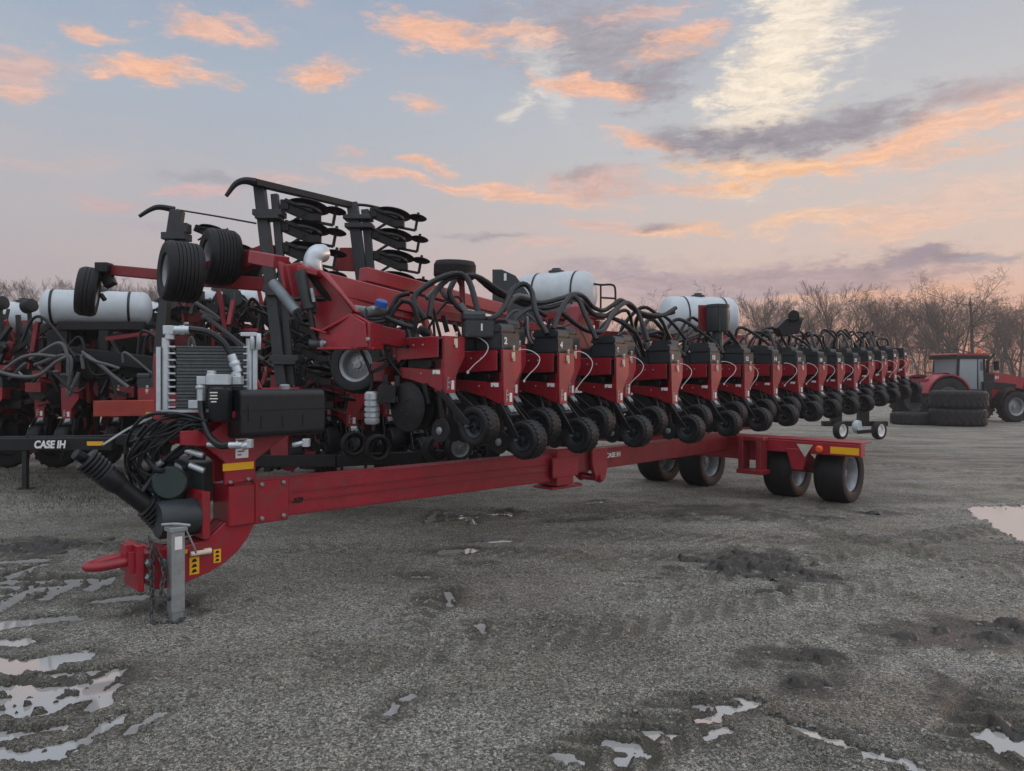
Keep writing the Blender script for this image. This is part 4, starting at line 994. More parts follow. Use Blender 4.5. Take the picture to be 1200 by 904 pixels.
# flat stowed wheel on its red post
m = MB(); c = P(533,317,8.0); tyre(m, c, (.03,-.05,1), .225, .20, .12, ribs=5, seg=36); fw = part('stowed_wheel', m, RUBBER, planter)
m = MB(); rim(m, c, (.03,-.05,1), .12, .2, -1); part('rim', m, RIM, fw)
m = MB(); m.beam(P(541,330,8.1), P(543,368,8.1), .05, .06, up=X_); m.cyl(P(533,318,8.0), P(541,334,8.1), .03); m.beam(P(540,322,8.1), P(556,316,8.1), .05, .05); part('wheel_post', m, RED2, planter)

# ------------------------------------------------------------------ folded toolbar with its vertical wings, behind the planter's near end
folded = thing('folded_toolbar', (P(330,440,9.2).x, 9.2, 0), 'red toolbar with black upright folded wings carrying stacks of coulter discs, behind the radiator', 'farm implement')
m = MB()
def post(m, a, b, Y, w=.15): m.beam(P(*a, Y), P(*b, Y), w, w*.9, up=Y_)
post(m, (304,216), (331,452), 8.9, .125); post(m, (322,228), (342,452), 8.95, .085)
for y, x in ((251,310), (340,322), (420,330)): m.box(P(x+6, y, 8.9), (.34,.24,.07)); m.box(P(x+6, y+5, 8.9), (.28,.24,.05))
upr = part('wing_post', m, POST, folded, .006)
m = MB(); post(m, (413,238), (425,335), 9.9, .14); post(m, (428,246), (437,345), 9.95, .10)
for y, x in ((256,413), (258,415)): m.box(P(x+7, y+4*(x-413), 9.9), (.36,.25,.06))
part('wing_post', m, POST, folded, .006)
m = MB(); post(m, (196,330), (184,452), 9.4, .12); part('wing_post', m, POST, folded, .006); m = MB(); post(m, (302,310), (296,330), 9.5); part('arm_post', m, POST, folded, .006)
m = MB(); post(m, (208,247), (200,300), 9.6, .15); post(m, (217,262), (214,300), 9.6, .10); m.box(P(207,278,9.6), (.30,.24,.09)); m.box(P(215,268,9.6), (.15,.15,.12))
part('wing_post', m, POST, folded, .006)
m = MB(); m.tube([P(265,230,8.6),P(276,216,8.65),P(287,212,8.7),P(300,214,8.75)], lambda t: .022+.03*t, 8); m.beam(P(298,214,8.75), P(412,241,9.9), .11, .07); m.tube([P(410,240,9.85),P(430,241,10),P(452,246,10.2)], .02, 6)
part('top_rail', m, BLACK, folded)
m = MB(); m.tube([P(163,254,9.4),P(176,246,9.45),P(187,243,9.5),P(205,246,9.6)], lambda t: .022+.02*t, 8); m.tube([P(207,246,9.6), P(250,253,9.4), P(300,262,9.1)], .012, 6)
part('top_rail', m, BLACK, folded)
def opener(px, py, Y, s, name):
    """one disc opener of a folded wing: arm, big coulter, little closing wheel on its stub"""
    o = P(px, py, Y); m = MB()
    m.beam(o, o+Vector((.36,.05,-.15))*s, .085*s, .095*s); m.beam(o+Vector((.05,-.05,.05))*s, o+Vector((.34,.0,-.06))*s, .05*s, .04*s); m.beam(o+Vector((.06,0,-.22))*s, o+Vector((.26,0,-.09))*s, .03*s, .03*s); m.box(o+Vector((.05,0,0)), (.09*s,.12*s,.11*s))
    m.box(o+Vector((.36,.0,-.14))*s, (.14*s,.10*s,.08*s))
    k = part(name, m, BLACK, folded, .004)
    m = MB(); c = o+Vector((.27,.12,.01))*s; ax = Vector((.12,.20,1)).normalized()
    m.lathe([(.22*s,-.006),(.235*s,0),(.22*s,.010),(.12*s,.025*s),(.08*s,.05*s)], c, ax, 30); m.lathe([(.13*s,-.075*s),(.18*s,-.06*s),(.18*s,-.03*s),(.06*s,0)], c-Vector((.03,0,0)), ax, 24); m.cyl(c-ax*.12*s, c, .05*s)
    part('coulter', m, STEEL, k)
    m = MB(); c = o+Vector((.60,.0,-.06))*s
    m.lathe([(.10*s,-.012),(.118*s,0),(.10*s,.012)], c, ax, 24); m.cyl(c+ax*.07*s, c-Vector((.03,0,.16))*s, .018*s, 8); m.beam(c-Vector((.03,0,.16))*s, c-Vector((.24,0,.12))*s, .03*s, .03*s)
    part('closing_wheel', m, RUBBER, k)
for k in range(4): opener(330+.3*k, 241+25*k, 9.0, 1.08, 'disc_opener')
for k in range(4): opener(434+2*k, 250+25*k, 10.0, 1.05, 'disc_opener')
for px, py in ((228,268), (236,292), (262,290), (250,318), (268,322)): opener(px, py, 9.8, .70, 'disc_opener')
for k, (px, py) in enumerate(((338,350),(342,380),(346,408),(350,435),(352,462))): opener(px, py, 9.1, .95, 'disc_opener')
# ribbed gauge wheels carried high on red arms
for px, py, Y, ax, r, w, name in ((212,319,8.6,(-.82,-.62,.05),.345,.40,'r'), (258,302,9.2,(-.82,-.62,.03),.345,.38,'r'), (103,342,9.6,(-.93,-.40,.12),.315,.24,'p')):
    m = MB(); c = P(px, py, Y); a = V3(ax).normalized(); tyre(m, c, a, r, w, r*.55, ribs=7 if name == 'r' else 3, seg=44)
    wq = part('gauge_wheel', m, RUBBER, folded); m = MB(); rim(m, c, a, r*.55, w, 1, .4, bolts=6); part('rim', m, RIM, wq)
m = MB(); bx_px(m, (122,316,9.7), (196,323,9.6), .13, .13); bx_px(m, (268,315,9.5), (318,296,9.0), .18, .20); bx_px(m, (230,328,9.4), (318,334,9.1), .16, .16); bx_px(m, (222,318,8.9), (262,305,9.3), .10, .10)
m.prism([(-.1,-.1),(.35,-.12),(.2,.2),(0,.2)], P(398,308,9.9), X_, Z_, Y_, 0, .05)
bx_px(m, (330,440,9.2), (330,545,9.2), .18, .22, up=X_); bx_px(m, (200,470,9.8), (560,475,10.2), .18, .18); bx_px(m, (352,380,9.4), (420,383,9.8), .12, .14)
part('wheel_arm', m, RED2, folded, .008)
m = MB(); bx_px(m, (120,312,9.7), (130,335,9.65), .10, .14, up=X_); m.cyl(P(117,320,9.6), P(108,342,9.6), .05); m.box(P(122,314,9.6), (.16,.16,.12)); m.cyl(P(118,345,9.6), P(123,352,9.6), .03)
part('wheel_bracket', m, BLACK, folded, .004)
m = MB(); c = P(421,428,8.6); a = Vector((-.25,-.95,.12)).normalized(); tyre(m, c, a, .33, .24, .20, seg=40); wq = part('gauge_wheel', m, RUBBER, folded); m = MB(); rim(m, c, a, .20, .24, 1, -.6); part('rim', m, RIM, wq)
rr = random.Random(12)
for k in range(16):
    x = 215+rr.random()*200; y = 335+rr.random()*90; Y = 9.3+rr.random()*.8
    hose([P(x, y, Y), P(x+rr.gauss(15, 15), y+rr.gauss(-12, 10), Y), P(x+rr.gauss(35, 20), y+rr.gauss(15, 15), Y), P(x+rr.gauss(60, 20), y+rr.gauss(45, 20), Y)], .016+.012*rr.random(), 'hose', HOSE if k % 3 else HOSEG, folded, 0)
for k in range(9): place_unit(folded, Vector((P(335,440,9.6).x+k*.40, 9.4+.35*(k % 2), 1.56+.10*(k % 2))), R(-60), skip=('number', 'cable'))
for px, py, r in ((537,524,.17), (513,527,.18), (414,520,.15), (442,525,.16)):
    m = MB(); c = P(px, py, 8.9); a = Vector((.45,-.9,0)).normalized(); tyre(m, c, a, r, .16, r*.66, seg=32); wq = part('transport_wheel', m, RUBBER, folded)
    if px == 537: m = MB(); rim(m, c, a, r*.66, .16, 1, .2); part('rim', m, RIM, wq)
m = MB(); bx_px(m, (395,540,9.1), (545,533,9.3), .12, .14); bx_px(m, (268,540,9.2), (395,540,9.1), .12, .14); bx_px(m, (268,545,9.2), (268,602,9.2), .1, .1, up=X_)
part('support_frame', m, BLACK, folded, .005)

# ------------------------------------------------------------------ parked machines on the left
def tank(parent, c, L, r, ax, m_=None, bands=(.25,.75), name='tank'):
    c = V3(c); ax = V3(ax).normalized(); m = MB(); pr = []
    for k in range(7): t = R(90*k/6); pr.append((max(.004, r*math.sin(t)), -L/2+r*.5*(1-math.cos(t))))
    pr2 = [(a, -h) for a, h in reversed(pr)]
    m.lathe(pr+[(r, -L*.2), (r*1.012, -L*.19), (r*1.012, L*.19), (r, L*.2)]+pr2, c, ax, 40)
    t = part(name, m, m_ or TANKW, parent)
    m = MB(); m.lathe([(.17,0),(.17,.05),(.15,.06)], c+Vector((0,0,r-.015)), Z_, 20); m.lathe([(.10,.06),(.10,.10),(.05,.11)], c+Vector((0,0,r-.015)), Z_, 18); part('lid', m, PLAST, t)
    m = MB()
    for b in bands: m.lathe([(r*1.015,-.02),(r*1.02,-.02),(r*1.02,.02),(r*1.015,.02),(r*1.015,-.02)], c+ax*(b-.5)*L, ax, 40, caps=False)
    part('strap', m, STEEL, t); return t
pl = thing('parked_planter', (-6.6, 12.2, 0), 'red planter behind the black tongue at the left, topped by one white tank', 'planter')
tank(pl, P(114,361,12.6), 1.68, .285, (1,.35,0), bands=(.12,.80))
m = MB(); bx_px(m, (72,383,12.4), (172,383,12.8), .5, .14); bx_px(m, (124,388,12.4), (124,445,12.4), .16, .16, up=X_); bx_px(m, (75,388,12.5), (75,430,12.5), .30, .4, up=X_); bx_px(m, (60,412,12.3), (182,426,12.3), .2, .22); bx_px(m, (0,440,12.6), (185,436,12.6), .18, .2)
bx_px(m, (168,388,12.7), (168,440,12.7), .12, .14, up=X_)
part('tank_stand', m, BLACK, pl, .008)
m = MB(); bx_px(m, (113,479,11.9), (190,478,11.9), .2, .25); bx_px(m, (0,464,12.9), (190,462,12.9), .2, .22)
part('frame_beam', m, mat('scarlet paint', (.36,.035,.02), .45, 0, .3, 4, dirt=.2), pl, .01)
m = MB(); bx_px(m, (171,485,11.79), (177,485,11.79), .005, .05); part('reflector', m, YEL, pl)
for k in range(5): place_unit(pl, Vector((P(-20,455,12.1).x+k*.62, 12.1+(k % 2)*.3, 1.50)), R(-75), skip=('number', 'cable'))
for px, py in ((68,516), (118,516), (10,500)):
    m = MB(); c = P(px, py, 14); c.z = .38; tyre(m, c, (.35,-.93,0), .39, .30, .2, lugs=18, seg=36); wq = part('wheel', m, RUBBER, pl); m = MB(); rim(m, c, (.35,-.93,0), .2, .3, 1); part('rim', m, STEEL, wq)
for k in range(14):
    x = rr.random()*180; y = 395+rr.random()*60; Y = 11.7+rr.random()*.8
    hose([P(x, y, Y), P(x+rr.gauss(20, 12), y+rr.gauss(-14, 8), Y), P(x+rr.gauss(45, 12), y+rr.gauss(4, 14), Y), P(x+rr.gauss(65, 16), y+rr.gauss(16, 12), Y)], .02+.012*rr.random(), 'hose', HOSE if k % 3 else HOSEG, pl, 0)
hose([P(-8,434,11.6), P(20,441,11.6), P(45,440,11.6), P(65,425,11.6), P(78,418,11.6)], .028, 'hose', HOSEG, pl, 0); hose([P(4,434,11.7), P(22,421,11.7), P(40,416,11.7), P(66,418,11.7)], .026, 'hose', HOSEG, pl, 0); hose([P(96,412,11.7), P(108,422,11.7), P(128,428,11.7), P(140,432,11.7)], .022, 'hose', HOSEG, pl, 0)
p2 = thing('parked_planter', (-10, 17.5, 0), 'farthest left planter with two white tanks half hidden behind the others', 'planter')
tank(p2, P(28,372,17), 1.5, .34, (.9,.45,0)); tank(p2, P(190,372,16.5), 1.2, .34, (1,.1,0))
m = MB()
for px in (10,45,80,130,185): bx_px(m, (px,375,17.2), (px,470,17.2), .12, .12, up=X_)
bx_px(m, (-60,392,17.2), (240,392,17.2), .2, .25); bx_px(m, (-60,430,17.2), (330,430,17.2), .2, .2); part('frame', m, RED2, p2, .01)
for px, py in ((34,357), (57,384), (0,354)): m = MB(); m.lathe([(.1,-.12),(.14,-.1),(.14,.1),(.1,.12)], P(px, py+2, 15.5), (1,-.4,.2), 16); bx_px(m, (px,py+4,15.5), (px+2,392,15.5), .06, .06, up=X_); part('small_wheel', m, RUBBER, p2)
for k in range(9): place_unit(p2, Vector((P(-40,440,14.6).x+k*.66, 14.6+(k % 2)*.3, 1.42)), R(-72), skip=('number', 'cable'))
for k in range(10): place_unit(p2, Vector((P(-40,425,16).x+k*.78, 16+(k % 2)*.35, 1.75+.05*(k % 3))), R(-78), skip=('number', 'cable'))
for k in range(12):
    x = rr.random()*330; y = 350+rr.random()*50; Y = 15.6+rr.random()
    hose([P(x, y+14, Y), P(x+rr.gauss(10, 5), y-5, Y), P(x+rr.gauss(24, 6), y+rr.gauss(5, 8), Y), P(x+rr.gauss(34, 10), y+40, Y)], .03, 'hose', HOSE, p2, 0)
for xx in (-7.0, -9.5, -12.5):
    m = MB(); tyre(m, (xx,16.5,.36), (1,0,0), .4, .28, .22, lugs=18, seg=30); part('wheel', m, RUBBER, p2)
# more machines packed close behind
p3 = thing('parked_planter', (-3.6, 14.0, 0), 'red planter jammed in behind the oil cooler, low white tank on top', 'planter')
tank(p3, P(258,352,15), 1.5, .20, (1,.25,0)); tank(p3, P(345,356,15.5), 1.0, .2, (1,.2,0))
m = MB()
for py in (372, 398, 440): bx_px(m, (180,py,14.2), (500,py+2,14.6), .16, .16)
for px in (205,250,300,345,390,440,480): bx_px(m, (px,362,14.2), (px+4,520,14.2), .12, .12, up=X_)
part('frame', m, BLACK, p3, .01)
for k in range(9): place_unit(p3, Vector((P(190,400,13.6).x+k*.55, 13.6+(k % 2)*.3, 2.25+.06*(k % 3))), R(-70), skip=('number', 'cable'))
for k in range(9): place_unit(p3, Vector((P(180,400,12.9).x+k*.60, 12.9+(k % 2)*.3, 1.42)), R(-66), skip=('number', 'cable'))
for k in range(26):
    x = 190+rr.random()*270; y = 352+rr.random()*45; Y = 13.2+rr.random()
    hose([P(x, y+20, Y), P(x+rr.gauss(8, 8), y-4, Y), P(x+rr.gauss(22, 8), y+rr.gauss(4, 8), Y), P(x+rr.gauss(32, 10), y+34, Y)], .018+.014*rr.random(), 'hose', HOSE if k % 4 else HOSEG, p3, 0)
for px in (215, 290, 380, 470):
    m = MB(); c = P(px, 440, 13.3); c.z = .38; tyre(m, c, (.4,-.9,0), .39, .30, .2, lugs=18, seg=32); part('wheel', m, RUBBER, p3)

def tangle(parent, x0, x1, y0, y1, Y0, Y1, n, seed):
    rg = random.Random(seed)
    for nm, mt, k in (('linkage', BLACK, n), ('bracket', RED2, n//3), ('fitting', GALV, n//7)):
        m = MB()
        for q in range(k):
            p = P(rg.uniform(x0, x1), rg.uniform(y0, y1), rg.uniform(Y0, Y1)); r = rg.random()
            if nm == 'fitting': d = Vector((rg.gauss(0, 1), rg.gauss(0, 1), rg.gauss(0, 1))).normalized()*.06; m.cyl(p-d, p+d, rg.uniform(.012, .022), 6)
            elif r < .30: d = Vector((rg.gauss(0, 1), rg.gauss(0, .6), rg.gauss(0, .5))).normalized()*rg.uniform(.1, .45); m.beam(p-d, p+d, rg.uniform(.03, .09), rg.uniform(.03, .09))
            elif r < .5: m.lathe([(.04,-.03),(rg.uniform(.08,.2),-.02),(rg.uniform(.08,.2),.02),(.04,.03)], p, (rg.gauss(.5,.3), -1, rg.gauss(0,.3)), 14)
            elif r < .8: d = Vector((rg.gauss(0, .3), rg.gauss(0, .3), 1)).normalized()*rg.uniform(.12, .4); m.beam(p-d, p+d, rg.uniform(.03, .08), rg.uniform(.03, .08), up=X_)
            else: m.box(p, (rg.uniform(.08,.3), rg.uniform(.08,.25), rg.uniform(.08,.3)))
        part(nm, m, mt, parent)['kind'] = 'stuff'
tangle(pl, -40, 190, 385, 475, 12.3, 13.2, 190, 41); tangle(pl, -40, 190, 470, 520, 12.6, 13.8, 120, 42)
tangle(p2, -60, 330, 378, 470, 15.8, 16.8, 170, 43); tangle(p3, 185, 490, 348, 450, 13.0, 14.2, 260, 44); tangle(p3, 300, 570, 450, 545, 11.2, 12.6, 170, 45)

# neighbour's black tongue with its stand
tg = thing('tow_tongue', (P(36,563,12.1).x, 12.1, 0), 'long black tow tongue with white lettering on a thin stand leg', 'tow bar')
m = MB(); bx_px(m, (-60,521,11.5), (135,520,10.9), .16, .19); bx_px(m, (-60,514,11.5), (200,511,11.0), .10, .05); bx_px(m, (120,516,10.95), (240,512,11.1), .14, .16)
part('beam', m, BLACK, tg, .012)
m = MB(); zt = P(36,515,11.3); m.beam(zt+Vector((0,-.12,.05)), Vector((zt.x, zt.y-.12, .0)), .07, .07, up=X_); m.box((zt.x, zt.y-.12, .01), (.2,.2,.02)); part('stand_leg', m, STEEL, tg, .004)
d = (P(135,520,10.9)-P(-60,521,11.5)).normalized()
text_part('lettering', 'CASE IH', .15, WHITE, d, Z_, P(58,521.5,10.97)+Vector((0,-.0,0)), tg, bold=.006, shear=.15)
m = MB(); m.beam(P(102,520,10.86), P(121,520,10.8), .005, .06); part('reflector', m, YEL, tg)

# ------------------------------------------------------------------ tank carts behind the planter
def cart(c, L, r, ax, label, extra):
    c = V3(c); ax = V3(ax).normalized(); sd = Vector((-ax.y, ax.x, 0))
    z0 = float(slope(np.array(c.y)))
    t = thing('tank_cart', (c.x, c.y, z0), label, 'liquid tank')
    tank(t, c, L, r, ax, bands=(.28,.78))
    m = MB()
    for s in (-.35, .35): m.beam(c-ax*L*.55+sd*s-Z_*(r+.02), c+ax*L*.55+sd*s-Z_*(r+.02), .1, .14)
    for a in (-.4, .0, .4): m.beam(c+ax*L*a-sd*.5-Z_*(r+.14), c+ax*L*a+sd*.5-Z_*(r+.14), .1, .1)
    for a in (-.45, .45):
        for s in (-.4, .4): m.beam(c+ax*L*a+sd*s-Z_*(r+.1), Vector((c.x, c.y, .35))+ax*L*a+sd*s, .1, .1, up=ax)
    m.beam(Vector((c.x, c.y, .45))-ax*L*.7, Vector((c.x, c.y, .45))+ax*L*.7, .2, .2)
    part('frame', m, RED2, t, .008)
    for s in (-.75, .75):
        m = MB(); w = Vector((c.x, c.y, z0+.42))+sd*s; tyre(m, w, sd, .42, .3, .24, lugs=18, seg=32); q = part('wheel', m, RUBBER, t); m = MB(); rim(m, w, sd, .24, .3, 1); part('rim', m, RIM, q)
    if extra:
        m = MB(); m.tube([P(690,332,15.6),P(704,334,15.6),P(717,334,15.6),P(721,340,15.6),P(721,365,15.6)], .022, 8); m.tube([P(704,349,15.6),P(721,350,15.6)], .02, 8); m.tube([P(704,334,15.6),P(704,370,15.6)], .02, 8); part('handrail', m, BLACK, t)
        m = MB(); b0 = P(583,352,14.6); m.prism([(-.10,-.30),(.95,-.62),(.80,-.2),(.55,.20),(.35,.48),(.08,.60),(-.10,.60)], b0, X_, Z_, Y_, 0, .14)
        s_ = part('end_saddle', m, PLAST, t, .01); m = MB(); m.beam(b0+Vector((.15,-.01,.38)), b0+Vector((.15,-.01,.52)), .012, .05, up=X_); part('saddle_mark', m, WHITE, s_)
    return t
cart(P(652,345,16), 1.75, .46, (.9,-.42,0), 'large white tank with black strap and handrail rising behind the hoses', True)
cart(P(818,372,18.5), 2.0, .50, (.98,.2,0), 'white tank behind the black fan drum, smaller and farther right', False)

# low machine with white rims behind the far end of the planter
lt = thing('low_trailer', (P(1005,505,22).x, 22, float(slope(np.array(22.)))), 'low machine on white rimmed wheels behind the axle', 'trailer')
z0 = lt.location.z
for px, wx in ((985,'a'), (1030,'b')):
    c = Vector((P(px,492,22).x, 22, z0+.27)); m = MB(); tyre(m, c, (.55,-.83,0), .27, .2, .18, seg=30); q = part('wheel', m, RUBBER, lt); m = MB(); rim(m, c, (.55,-.83,0), .18, .2, 1, .1); part('rim', m, WHITE, q)
m = MB(); c = Vector((P(1007,490,22).x, 22.1, z0+.36)); m.lathe([(.18,-.08),(.2,0),(.18,.08)], c, (.6,-.8,.1), 22); part('hub_cover', m, TANKW, lt)
m = MB(); m.beam((c.x-1, 22.2, z0+.45), (c.x+.9, 22.2, z0+.45), .2, .15); m.beam((c.x-.1, 21.9, z0+.22), (c.x+.45, 21.9, z0+.26), .1, .1); m.beam((c.x-.6, 22.2, z0+.5), (c.x-.6, 22.2, z0+1.1), .2, .3, up=X_); m.beam((c.x+.2, 22.2, z0+.5), (c.x+.2, 22.2, z0+1.0), .2, .3, up=X_)
part('frame', m, BLACK, lt, .01)

# ------------------------------------------------------------------ big spare tyres lying on the yard
def big_tyre(px, Yd, lvl, label, r=1.03, w=.70, grp=None):
    z0 = float(slope(np.array(Yd))); c = Vector((P(px, 440, Yd).x, Yd, z0+w/2+lvl*(w+.01)))
    m = MB(); tyre(m, c, Z_, r, w, r*.6, seg=56); lugrow(m, c, Z_, r, w, 26, .014)
    m.v = [tuple(Vector(v)-c) for v in m.v]
    o = link('dual_tyre', m.mesh('dual_tyre', RUBBER), None, c); tag(o, label, 'tyre', grp); return o
big_tyre(1122, 30.2, 0, 'big black tractor tyre lying flat, lower one of the stack of two', grp='spare tyres lying flat')
big_tyre(1123, 30.2, 1, 'big black tractor tyre lying flat on top of another', grp='spare tyres lying flat')
big_tyre(1070, 31.2, 0, 'black tractor tyre lying alone at the left of the stack', .85, .5, grp='spare tyres lying flat')

# ------------------------------------------------------------------ tractor
ZT = float(slope(np.array(34.)))
tr = thing('tractor', (19.6, 34, ZT), 'red tractor with glazed cab parked behind the stacked tyres', 'tractor')
TX = Vector((.99,.14,0)).normalized(); TY = Vector((-TX.y, TX.x, 0)); TO = Vector((19.6, 34, ZT))
def K(x, y, z): return TO+TX*x+TY*y+Vector((0, 0, z))
m = MB()
side = [(1.42,1.05),(3.7,1.05),(3.95,1.25),(3.95,1.75),(3.75,1.95),(2.9,2.12),(1.42,2.30)]
m.prism(side, TO, TX, Z_, TY, -.45, .45)
body = part('hood', m, RED, tr, .05, 2)
m = MB(); m.prism([(1.9,1.45),(3.2,1.45),(3.2,1.68),(1.9,1.8)], TO, TX, Z_, TY, -.462, -.455); m.prism([(3.5,1.2),(3.97,1.25),(3.97,1.6),(3.6,1.7)], TO, TX, Z_, TY, -.47, .47); part('grille', m, BLACK, body)
text_part('lettering', 'CASE IH', .20, WHITE, TX, Z_, K(1.95,-.466,1.98), tr, bold=.004)
m = MB(); m.beam(K(-.5,0,.95), K(3.7,0,.85), .7, .5); m.beam(K(2.55,-.95,.7), K(2.55,.95,.7), .2, .25); m.beam(K(-.85,-1,1.0), K(-.85,1,1.0), .3, .35)
part('chassis', m, BLACK, tr, .02)
m = MB()
for y in (-.78, .78):
    m.beam(K(-.02,y,1.35), K(.08,y*.95,2.9), .10, .10, up=TX); m.beam(K(1.38,y,1.2), K(1.30,y*.95,2.9), .10, .10, up=TX); m.beam(K(1.0,y,1.25), K(1.0,y*.96,2.9), .06, .06, up=TX)
    m.beam(K(-.02,y,1.5), K(1.38,y,1.36), .08, .10)
m.beam(K(.9,-.86,.75), K(1.5,-.86,.75), .12, .9); m.beam(K(1.2,-.84,1.35), K(1.6,-.84,1.35), .12, .9)
m.beam(K(.1,0,1.5), K(.6,0,1.5), .5, .15); m.beam(K(.15,0,1.5), K(.05,0,2.2), .5, .12, up=TX)
m.beam(K(1.32,-.6,1.85), K(1.80,-.6,1.80), .35, .70)
cab = part('cab_frame', m, BLACK, tr, .01)
m = MB()
for y in (-.775, .765): m.prism([(.02,1.5),(1.33,1.38),(1.27,2.86),(.10,2.86)], TO, TX, Z_, TY, y, y+.012)
m.box(K(1.33,0,2.1), (.015,1.45,1.5), (TX, TY, Z_)); m.box(K(.02,0,2.25), (.015,1.45,1.25), (TX, TY, Z_)); part('cab_window', m, GLASS, tr)
m = MB(); m.prism([(-.12,2.96),(1.50,2.96),(1.54,2.99),(1.36,3.05),(.0,3.06),(-.13,3.02)], TO, TX, Z_, TY, -.88, .88); rf = part('roof', m, RED, tr, .03, 2)
m = MB(); m.prism([(-.14,2.80),(1.52,2.80),(1.52,2.955),(-.14,2.955)], TO, TX, Z_, TY, -.86, .86); part('roof_trim', m, BLACK, rf)
m = MB(); m.lathe([(.09,0),(.09,.12),(.05,.17),(.01,.18)], K(1.25,-.6,3.09), Z_, 16); part('beacon', m, ORANGE, rf)
m = MB(); m.cyl(K(1.62,-.62,2.1), K(1.62,-.62,2.75), .07); m.cyl(K(1.62,-.62,2.7), K(1.95,-.62,3.05), .06); m.beam(K(1.35,-.9,2.6), K(1.55,-1.15,2.65), .03, .03); m.box(K(1.57,-1.18,2.5), (.08,.22,.4), (TX, TY, Z_))
part('exhaust', m, BLACK, tr)
for y in (-1.0, 1.0):
    m = MB(); pr = [(1.12*math.cos(R(a)), 1.12*math.sin(R(a))) for a in range(15, 166, 10)]; pr += [(1.05*math.cos(R(a)), 1.05*math.sin(R(a))) for a in range(165, 14, -10)]
    m.prism(pr, K(-.85,y,1.02), TX, Z_, TY, -.38, .38); part('fender', m, RED, tr)
    c = K(-.85,y*1.08,1.0); m = MB(); tyre(m, c, TY, 1.0, .62, .58, lugs=22, seg=48, chev=True); w = part('wheel', m, RUBBER, tr); m = MB(); rim(m, c, TY, .58, .62, math.copysign(1, y), .3); part('rim', m, RIM, w)
    c = K(2.55,y*1.0,.70); m = MB(); tyre(m, c, TY, .70, .48, .40, lugs=20, seg=44, chev=True); w = part('wheel', m, RUBBER, tr); m = MB(); rim(m, c, TY, .40, .48, math.copysign(1, y), .3); part('rim', m, RIM, w)
    m = MB(); pr = [(.82*math.cos(R(a)), .82*math.sin(R(a))) for a in range(50, 176, 10)]; pr += [(.78*math.cos(R(a)), .78*math.sin(R(a))) for a in range(175, 49, -10)]
    m.prism(pr, K(2.55,y,.72), TX, Z_, TY, -.24, .24); part('front_fender', m, BLACK, tr)
m = MB(); m.beam(K(-.4,-.5,1.2), K(-1.6,-.5,1.9), .12, .12); m.beam(K(-.4,.5,1.2), K(-1.6,.5,1.9), .12, .12); m.beam(K(-1.6,-1,1.85), K(-1.6,1,1.85), .15, .15); m.beam(K(-1.3,-.5,2.2), K(-.5,-.5,2.15), .06, .06)
part('rear_lift', m, RED2, tr)

# ------------------------------------------------------------------ trees
def grow(seed, H, spread=1., multi=1):
    rg = random.Random(seed); tk, tw = MB(), MB()
    def branch(p, d, L, r, lvl):
        n = 4 if lvl < 2 else 3; pts = [p]; dd = d.copy()
        for k in range(n):
            dd = (dd+Vector((rg.gauss(0, .13), rg.gauss(0, .13), rg.gauss(.06, .07)))).normalized(); pts.append(pts[-1]+dd*L/n)
        mb = tk if lvl < 2 else tw; r1 = r*(.35 if lvl < 3 else .4)
        mb.tube(pts, lambda t: r+(r1-r)*t, 6 if lvl == 0 else 4 if lvl < 3 else 3, 1)
        if lvl >= 5 or L < .22: return
        m_ = [8, 6, 5, 4, 2][lvl] if lvl < 5 else 0
        for k in range(m_):
            t = (.32 if lvl == 0 else .18)+(1-(.32 if lvl == 0 else .18))*(k+rg.random()*.8)/m_
            t = min(t, .97); q = t*n; i = min(int(q), n-1); bp = pts[i].lerp(pts[i+1], q-i)
            ld = (pts[i+1]-pts[i]).normalized(); ax = ld.cross(Vector((rg.gauss(0, 1), rg.gauss(0, 1), rg.gauss(0, 1)))).normalized()
            an = R(rg.uniform(24, 58))*spread; nd = (ld*math.cos(an)+ax*math.sin(an)).normalized()
            branch(bp, nd, L*rg.uniform(.42, .68)*(1.1-.35*t), max(.008, (r+(r1-r)*t)*.60), lvl+1)
    for k in range(multi): branch(Vector((rg.gauss(0, .25*(multi-1)), rg.gauss(0, .25*(multi-1)), -.3)), Vector((rg.gauss(0, .09*multi), rg.gauss(0, .09*multi), 1)).normalized(), H*.72, H*.0145, 0)
    mz = max(v[2] for v in tk.v+tw.v); s = H/mz
    for b in (tk, tw): b.v = [(x*s, y*s, z*s) for x, y, z in b.v]
    return tk.mesh('trunk', BARK), tw.mesh('crown', TWIG)
kinds = [grow(21, 14, 1.25, 2), grow(5, 12, .8), grow(8, 12, .95), grow(33, 11, .7), grow(41, 10, 1.1)]
def tree(px, top, Yd, k, label, group=None, flip=0.):
    z0 = float(slope(np.array(Yd))); H0 = (14, 12, 12, 11, 10)[k]
    H = CAM_H+(HY-top)/FOC*Yd-z0; s = H/H0
    t = link('bare_tree', kinds[k][0], None, (P(px, 440, Yd).x, Yd, z0)); t.scale = (s, s, s); t.rotation_euler = (0, 0, flip)
    tag(t, label, 'tree', group); link('crown', kinds[k][1], t); return t
tall = tree(1150, 306, 92, 0, 'tallest bare tree, standing up above the woods to the right of the cab', flip=.6)
tall.scale.x *= 1.3; tall.scale.y *= 1.3
tree(1095, 332, 98, 1, 'bare tree with a narrow top rising just left of the cab', flip=2.2)
tree(950, 332, 100, 3, 'slender bare tree rising behind the far hoppers', flip=1.)
tree(846, 326, 104, 4, 'bare treetop showing above the farther white tank', flip=.3)
tree(757, 333, 100, 4, 'broad bare tree between the two white tanks', flip=4.)
tree(912, 336, 104, 2, 'upright bare tree right of the farther white tank', flip=2.)
rt = random.Random(17); g1 = 'bare trees along the edge of the woods'
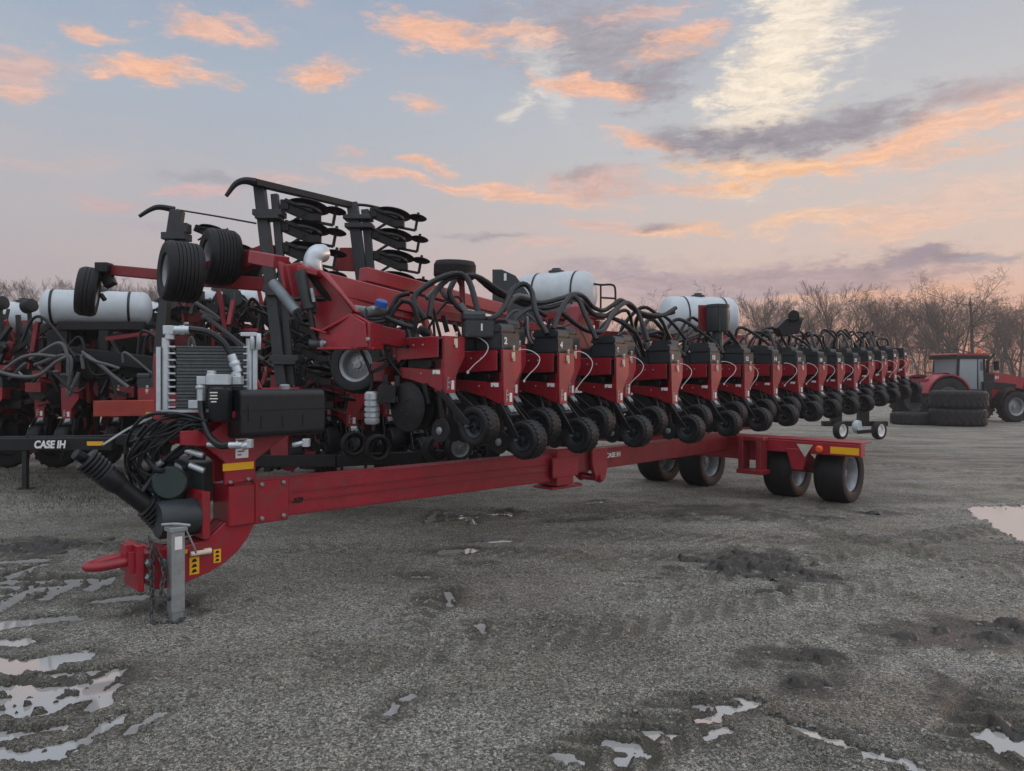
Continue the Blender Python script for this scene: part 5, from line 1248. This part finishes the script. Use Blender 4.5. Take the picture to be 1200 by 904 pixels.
for k in range(28):
    px = 880+k*13+rt.gauss(0, 4); tree(px, 352+rt.gauss(0, 9)-(6 if px > 1080 else 0), 96+rt.random()*26, rt.choice((1, 2, 3, 4)), 'leafless tree of middle height among many alike along the woods edge', g1, rt.random()*6.28)
for k in range(8):
    px = 1200+k*26; tree(px, 345+rt.gauss(0, 14), 90+rt.random()*25, rt.choice((0, 1, 2)), 'leafless tree of middle height among many alike along the woods edge', g1, rt.random()*6.28)
for k in range(12):
    px = 570+k*26+rt.gauss(0, 6); tree(px, 368+rt.gauss(0, 5), 110+rt.random()*20, rt.choice((2, 3, 4)), 'low leafless tree mostly hidden behind the planter hoses', 'bare trees behind the planter', rt.random()*6.28)
for k in range(22):
    px = -30+k*11+rt.gauss(0, 4); tree(px, 326+rt.gauss(0, 7), 118+rt.random()*22, rt.choice((1, 2, 3, 4)), 'far leafless tree in the thin treeline above the parked machines at left', 'far bare trees at left', rt.random()*6.28)
def brush():
    rg = random.Random(2); mb = MB()
    def stems(n, x0, x1, top0, top1, Y0, Y1):
        for k in range(n):
            px = rg.uniform(x0, x1); Yd = rg.uniform(Y0, Y1); z0 = float(slope(np.array(Yd)))
            top = rg.triangular(top0, top1+30, top1); h = max(1.2, CAM_H+(HY-top)/FOC*Yd-z0)
            b = Vector((P(px, 440, Yd).x, Yd, z0-.1)); l1 = Vector((rg.gauss(0, .10), rg.gauss(0, .1), 1)).normalized()
            r = .012+.03*rg.random()**2; e = b+l1*h
            mb.tube([b, b+l1*h*.5+Vector((rg.gauss(0, .15), 0, 0)), e], lambda t: r*(1-.75*t), 3, 1)
            for q in range(5):
                t = rg.uniform(.25, .95); s = b+l1*h*t; d = Vector((rg.gauss(0, .6), rg.gauss(0, .5), rg.uniform(.3, 1))).normalized()
                mb.tube([s, s+d*h*rg.uniform(.10, .26)], lambda t: .008*(1-.6*t), 3, 1)
    stems(900, 860, 1330, 370, 410, 98, 128); stems(1500, 840, 1330, 398, 432, 92, 112); stems(500, 560, 880, 378, 410, 108, 130); stems(700, -160, 240, 345, 380, 112, 140)  # the dense low rows double as grey fog at the woods' foot
    o = link('woods', mb.mesh('woods', BRUSHM)); o['kind'] = 'stuff'; o['label'] = 'dense grey brown brush and saplings forming the far woods'
brush()
# the builder's own unit is not needed any more
def drop(o):
    for c in list(o.children): drop(c)
    bpy.data.objects.remove(o)
drop(proto); drop(proto_odd)

# thin evening mist over the yard
hz = bpy.data.materials.new('mist'); hz.use_nodes = True; nt = hz.node_tree; nt.nodes.clear()
pv = nt.nodes.new('ShaderNodeVolumePrincipled'); pv.inputs['Color'].default_value = (.86, .80, .78, 1); pv.inputs['Density'].default_value = .0013; pv.inputs['Anisotropy'].default_value = .3
om = nt.nodes.new('ShaderNodeOutputMaterial'); nt.links.new(pv.outputs[0], om.inputs['Volume'])
m = MB(); m.bx(-260, 260, -40, 190, -4, 20); hb = link('haze', m.mesh('haze', hz)); hb['kind'] = 'stuff'; hb['label'] = 'thin pale evening mist fading the far woods'
